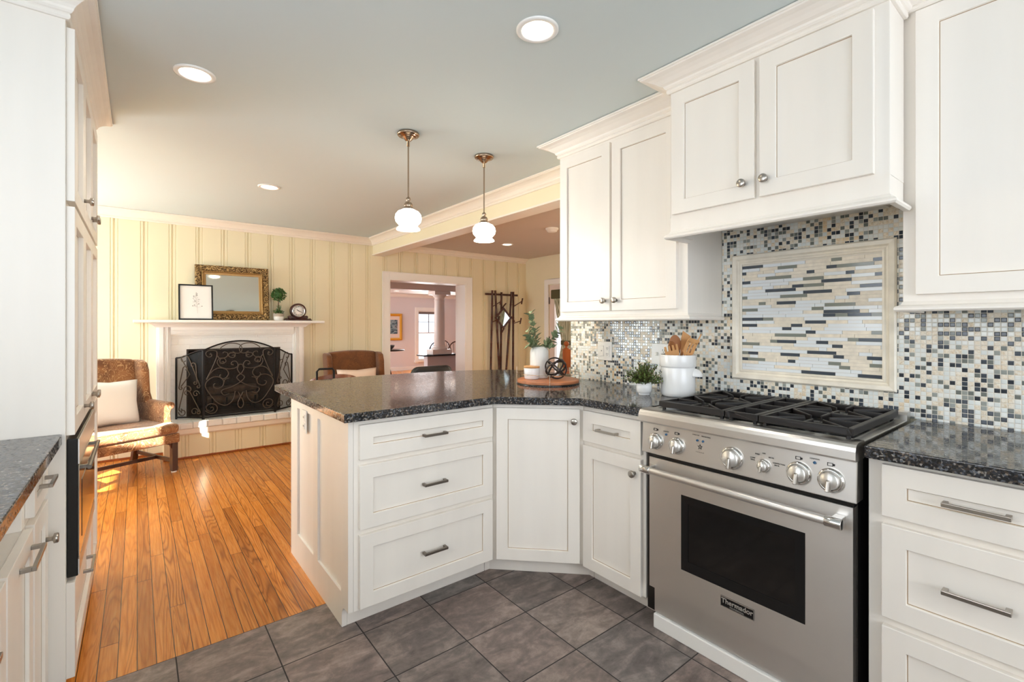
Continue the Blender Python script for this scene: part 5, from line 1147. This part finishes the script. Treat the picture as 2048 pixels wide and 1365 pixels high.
# ------------------------------------------------------------------ dining room furniture
kw = MB(); kw.box((4.75, 8.82, 0), (9.5, 8.98, .62)); struct(kw.build('wall_knee', MAUVE))
tag(st('knee_wall_ledge', BLACK, ((4.62, 8.74, .621), (9.5, 9.06, .652)), bevel=.004), 'black ledge on the dining room half wall under the column', 'ledge')
del bpy.data.objects['knee_wall_ledge']['kind']
co = thing('column', 'white round column standing on the black ledge in the dining room', 'column', (5.075, 8.90, .6525))
m = MB(); m.box((-.23, -.14, 0), (.23, .14, .10)); m.build('plinth', WHITE, co, bevel=.004)
m = MB(); m.lathe([(.165, .10), (.172, .118), (.165, .136), (.14, .142), (.13, .15), (.14, .165), (.128, .178), (.115, .19), (.113, .6), (.104, 1.13), (.112, 1.14), (.112, 1.155), (.104, 1.16), (.104, 1.20), (.12, 1.22), (.15, 1.25), (.15, 1.262)], n=40); m.build('shaft', WHITE, co)
m = MB(); m.box((-.19, -.15, 1.2625), (.19, .15, 1.335)); m.build('capital', WHITE, co, bevel=.004)
pa = thing('framed_painting', 'gold framed blue landscape painting on the mauve dining wall', 'picture', (5.46, DY-.003, .85))
w, h = .70, .74
m = MB(); m.sweep([(0, 0), (0, .035), (-.03, .045), (-.07, .02), (-.07, 0)], pathr(w, h), True, mat=flat); m.build('gold_frame', GOLD, pa)
m = MB(); m.box((-w/2+.06, -.012, .06), (w/2-.06, -.002, h-.06)); m.build('mat_board', M('pale_mat', (226, 210, 200), .7), pa)
m = MB(); m.box((-.215, -.016, .18), (.215, -.0121, h-.17)); m.build('picture_print', ART, pa)
tt = thing('console_table', 'dark console table with curved foot at the left of the dining opening', 'table', (3.93, 9.05, 0))
m = MB(); m.lathe([(0, .755), (.36, .755), (.37, .765), (.36, .778), (0, .778)], n=40); m.build('table_top', BOOK, tt)
m = MB(); m.lathe([(.05, .755), (.02, .72), (.03, .60), (.045, .5), (.03, .40), (.03, .3)], n=20); m.build('pedestal', DARKW, tt)
for k in range(3):
    a = rad(10)+k*2*PI/3; m = MB(); m.tube([(.02*math.cos(a), .02*math.sin(a), .42), (.09*math.cos(a), .09*math.sin(a), .36), (.16*math.cos(a), .16*math.sin(a), .12), (.24*math.cos(a), .24*math.sin(a), .03), (.29*math.cos(a), .29*math.sin(a), .012)], [.02, .022, .02, .016, .011], 8); m.build('leg', DARKW, tt)
bw = thing('bowl', 'grey bowl on the dark console table in the dining room', 'bowl', (3.98, 9.0, .7785))
m = MB(); m.lathe([(0, .0), (.05, 0), (.06, .01), (.10, .05), (.115, .09), (.11, .092), (.09, .05), (0, .02)], n=32); m.build('body', M('grey_pottery', (120, 116, 116), .3, var=(20, .3)), bw)
def windsor(label, loc, rz):
    c = thing('windsor_chair', label, 'chair', loc, rz, 'windsor chairs round the dining table')
    m = MB(); m.box((-.21, -.2, .42), (.21, .2, .455)); m.build('seat', DARKW, c, bevel=.015)
    m = MB(); N = 18; m.tube([(-.23*math.cos(PI*i/N), .18+.05*math.sin(PI*i/N), .455+.42*math.sin(PI*i/N)**.8) for i in range(N+1)], .013, 8); m.build('hoop', DARKW, c)
    for k in range(5):
        x = -.13+k*.065; m = MB(); m.cyl((x, .17, .45), (x*1.15, .225, .455+.40*(1-(x*1.15/.23)**2)**.4), .006, n=8); m.build('spindle', DARKW, c)
    for x, y in ((-.17, -.16), (.17, -.16), (-.17, .16), (.17, .16)):
        m = MB(); m.cyl((x*1.15, y*1.15, 0), (x, y, .425), .014, n=8); m.build('leg', DARKW, c)
windsor('windsor chair half hidden by the dining column', (5.42, 9.40, 0), rad(5))
windsor('windsor chair standing behind the other two, seen past the column', (6.22, 10.30, 0), rad(20))
windsor('windsor chair nearest the right jamb of the dining opening', (5.98, 9.56, 0), rad(-15))
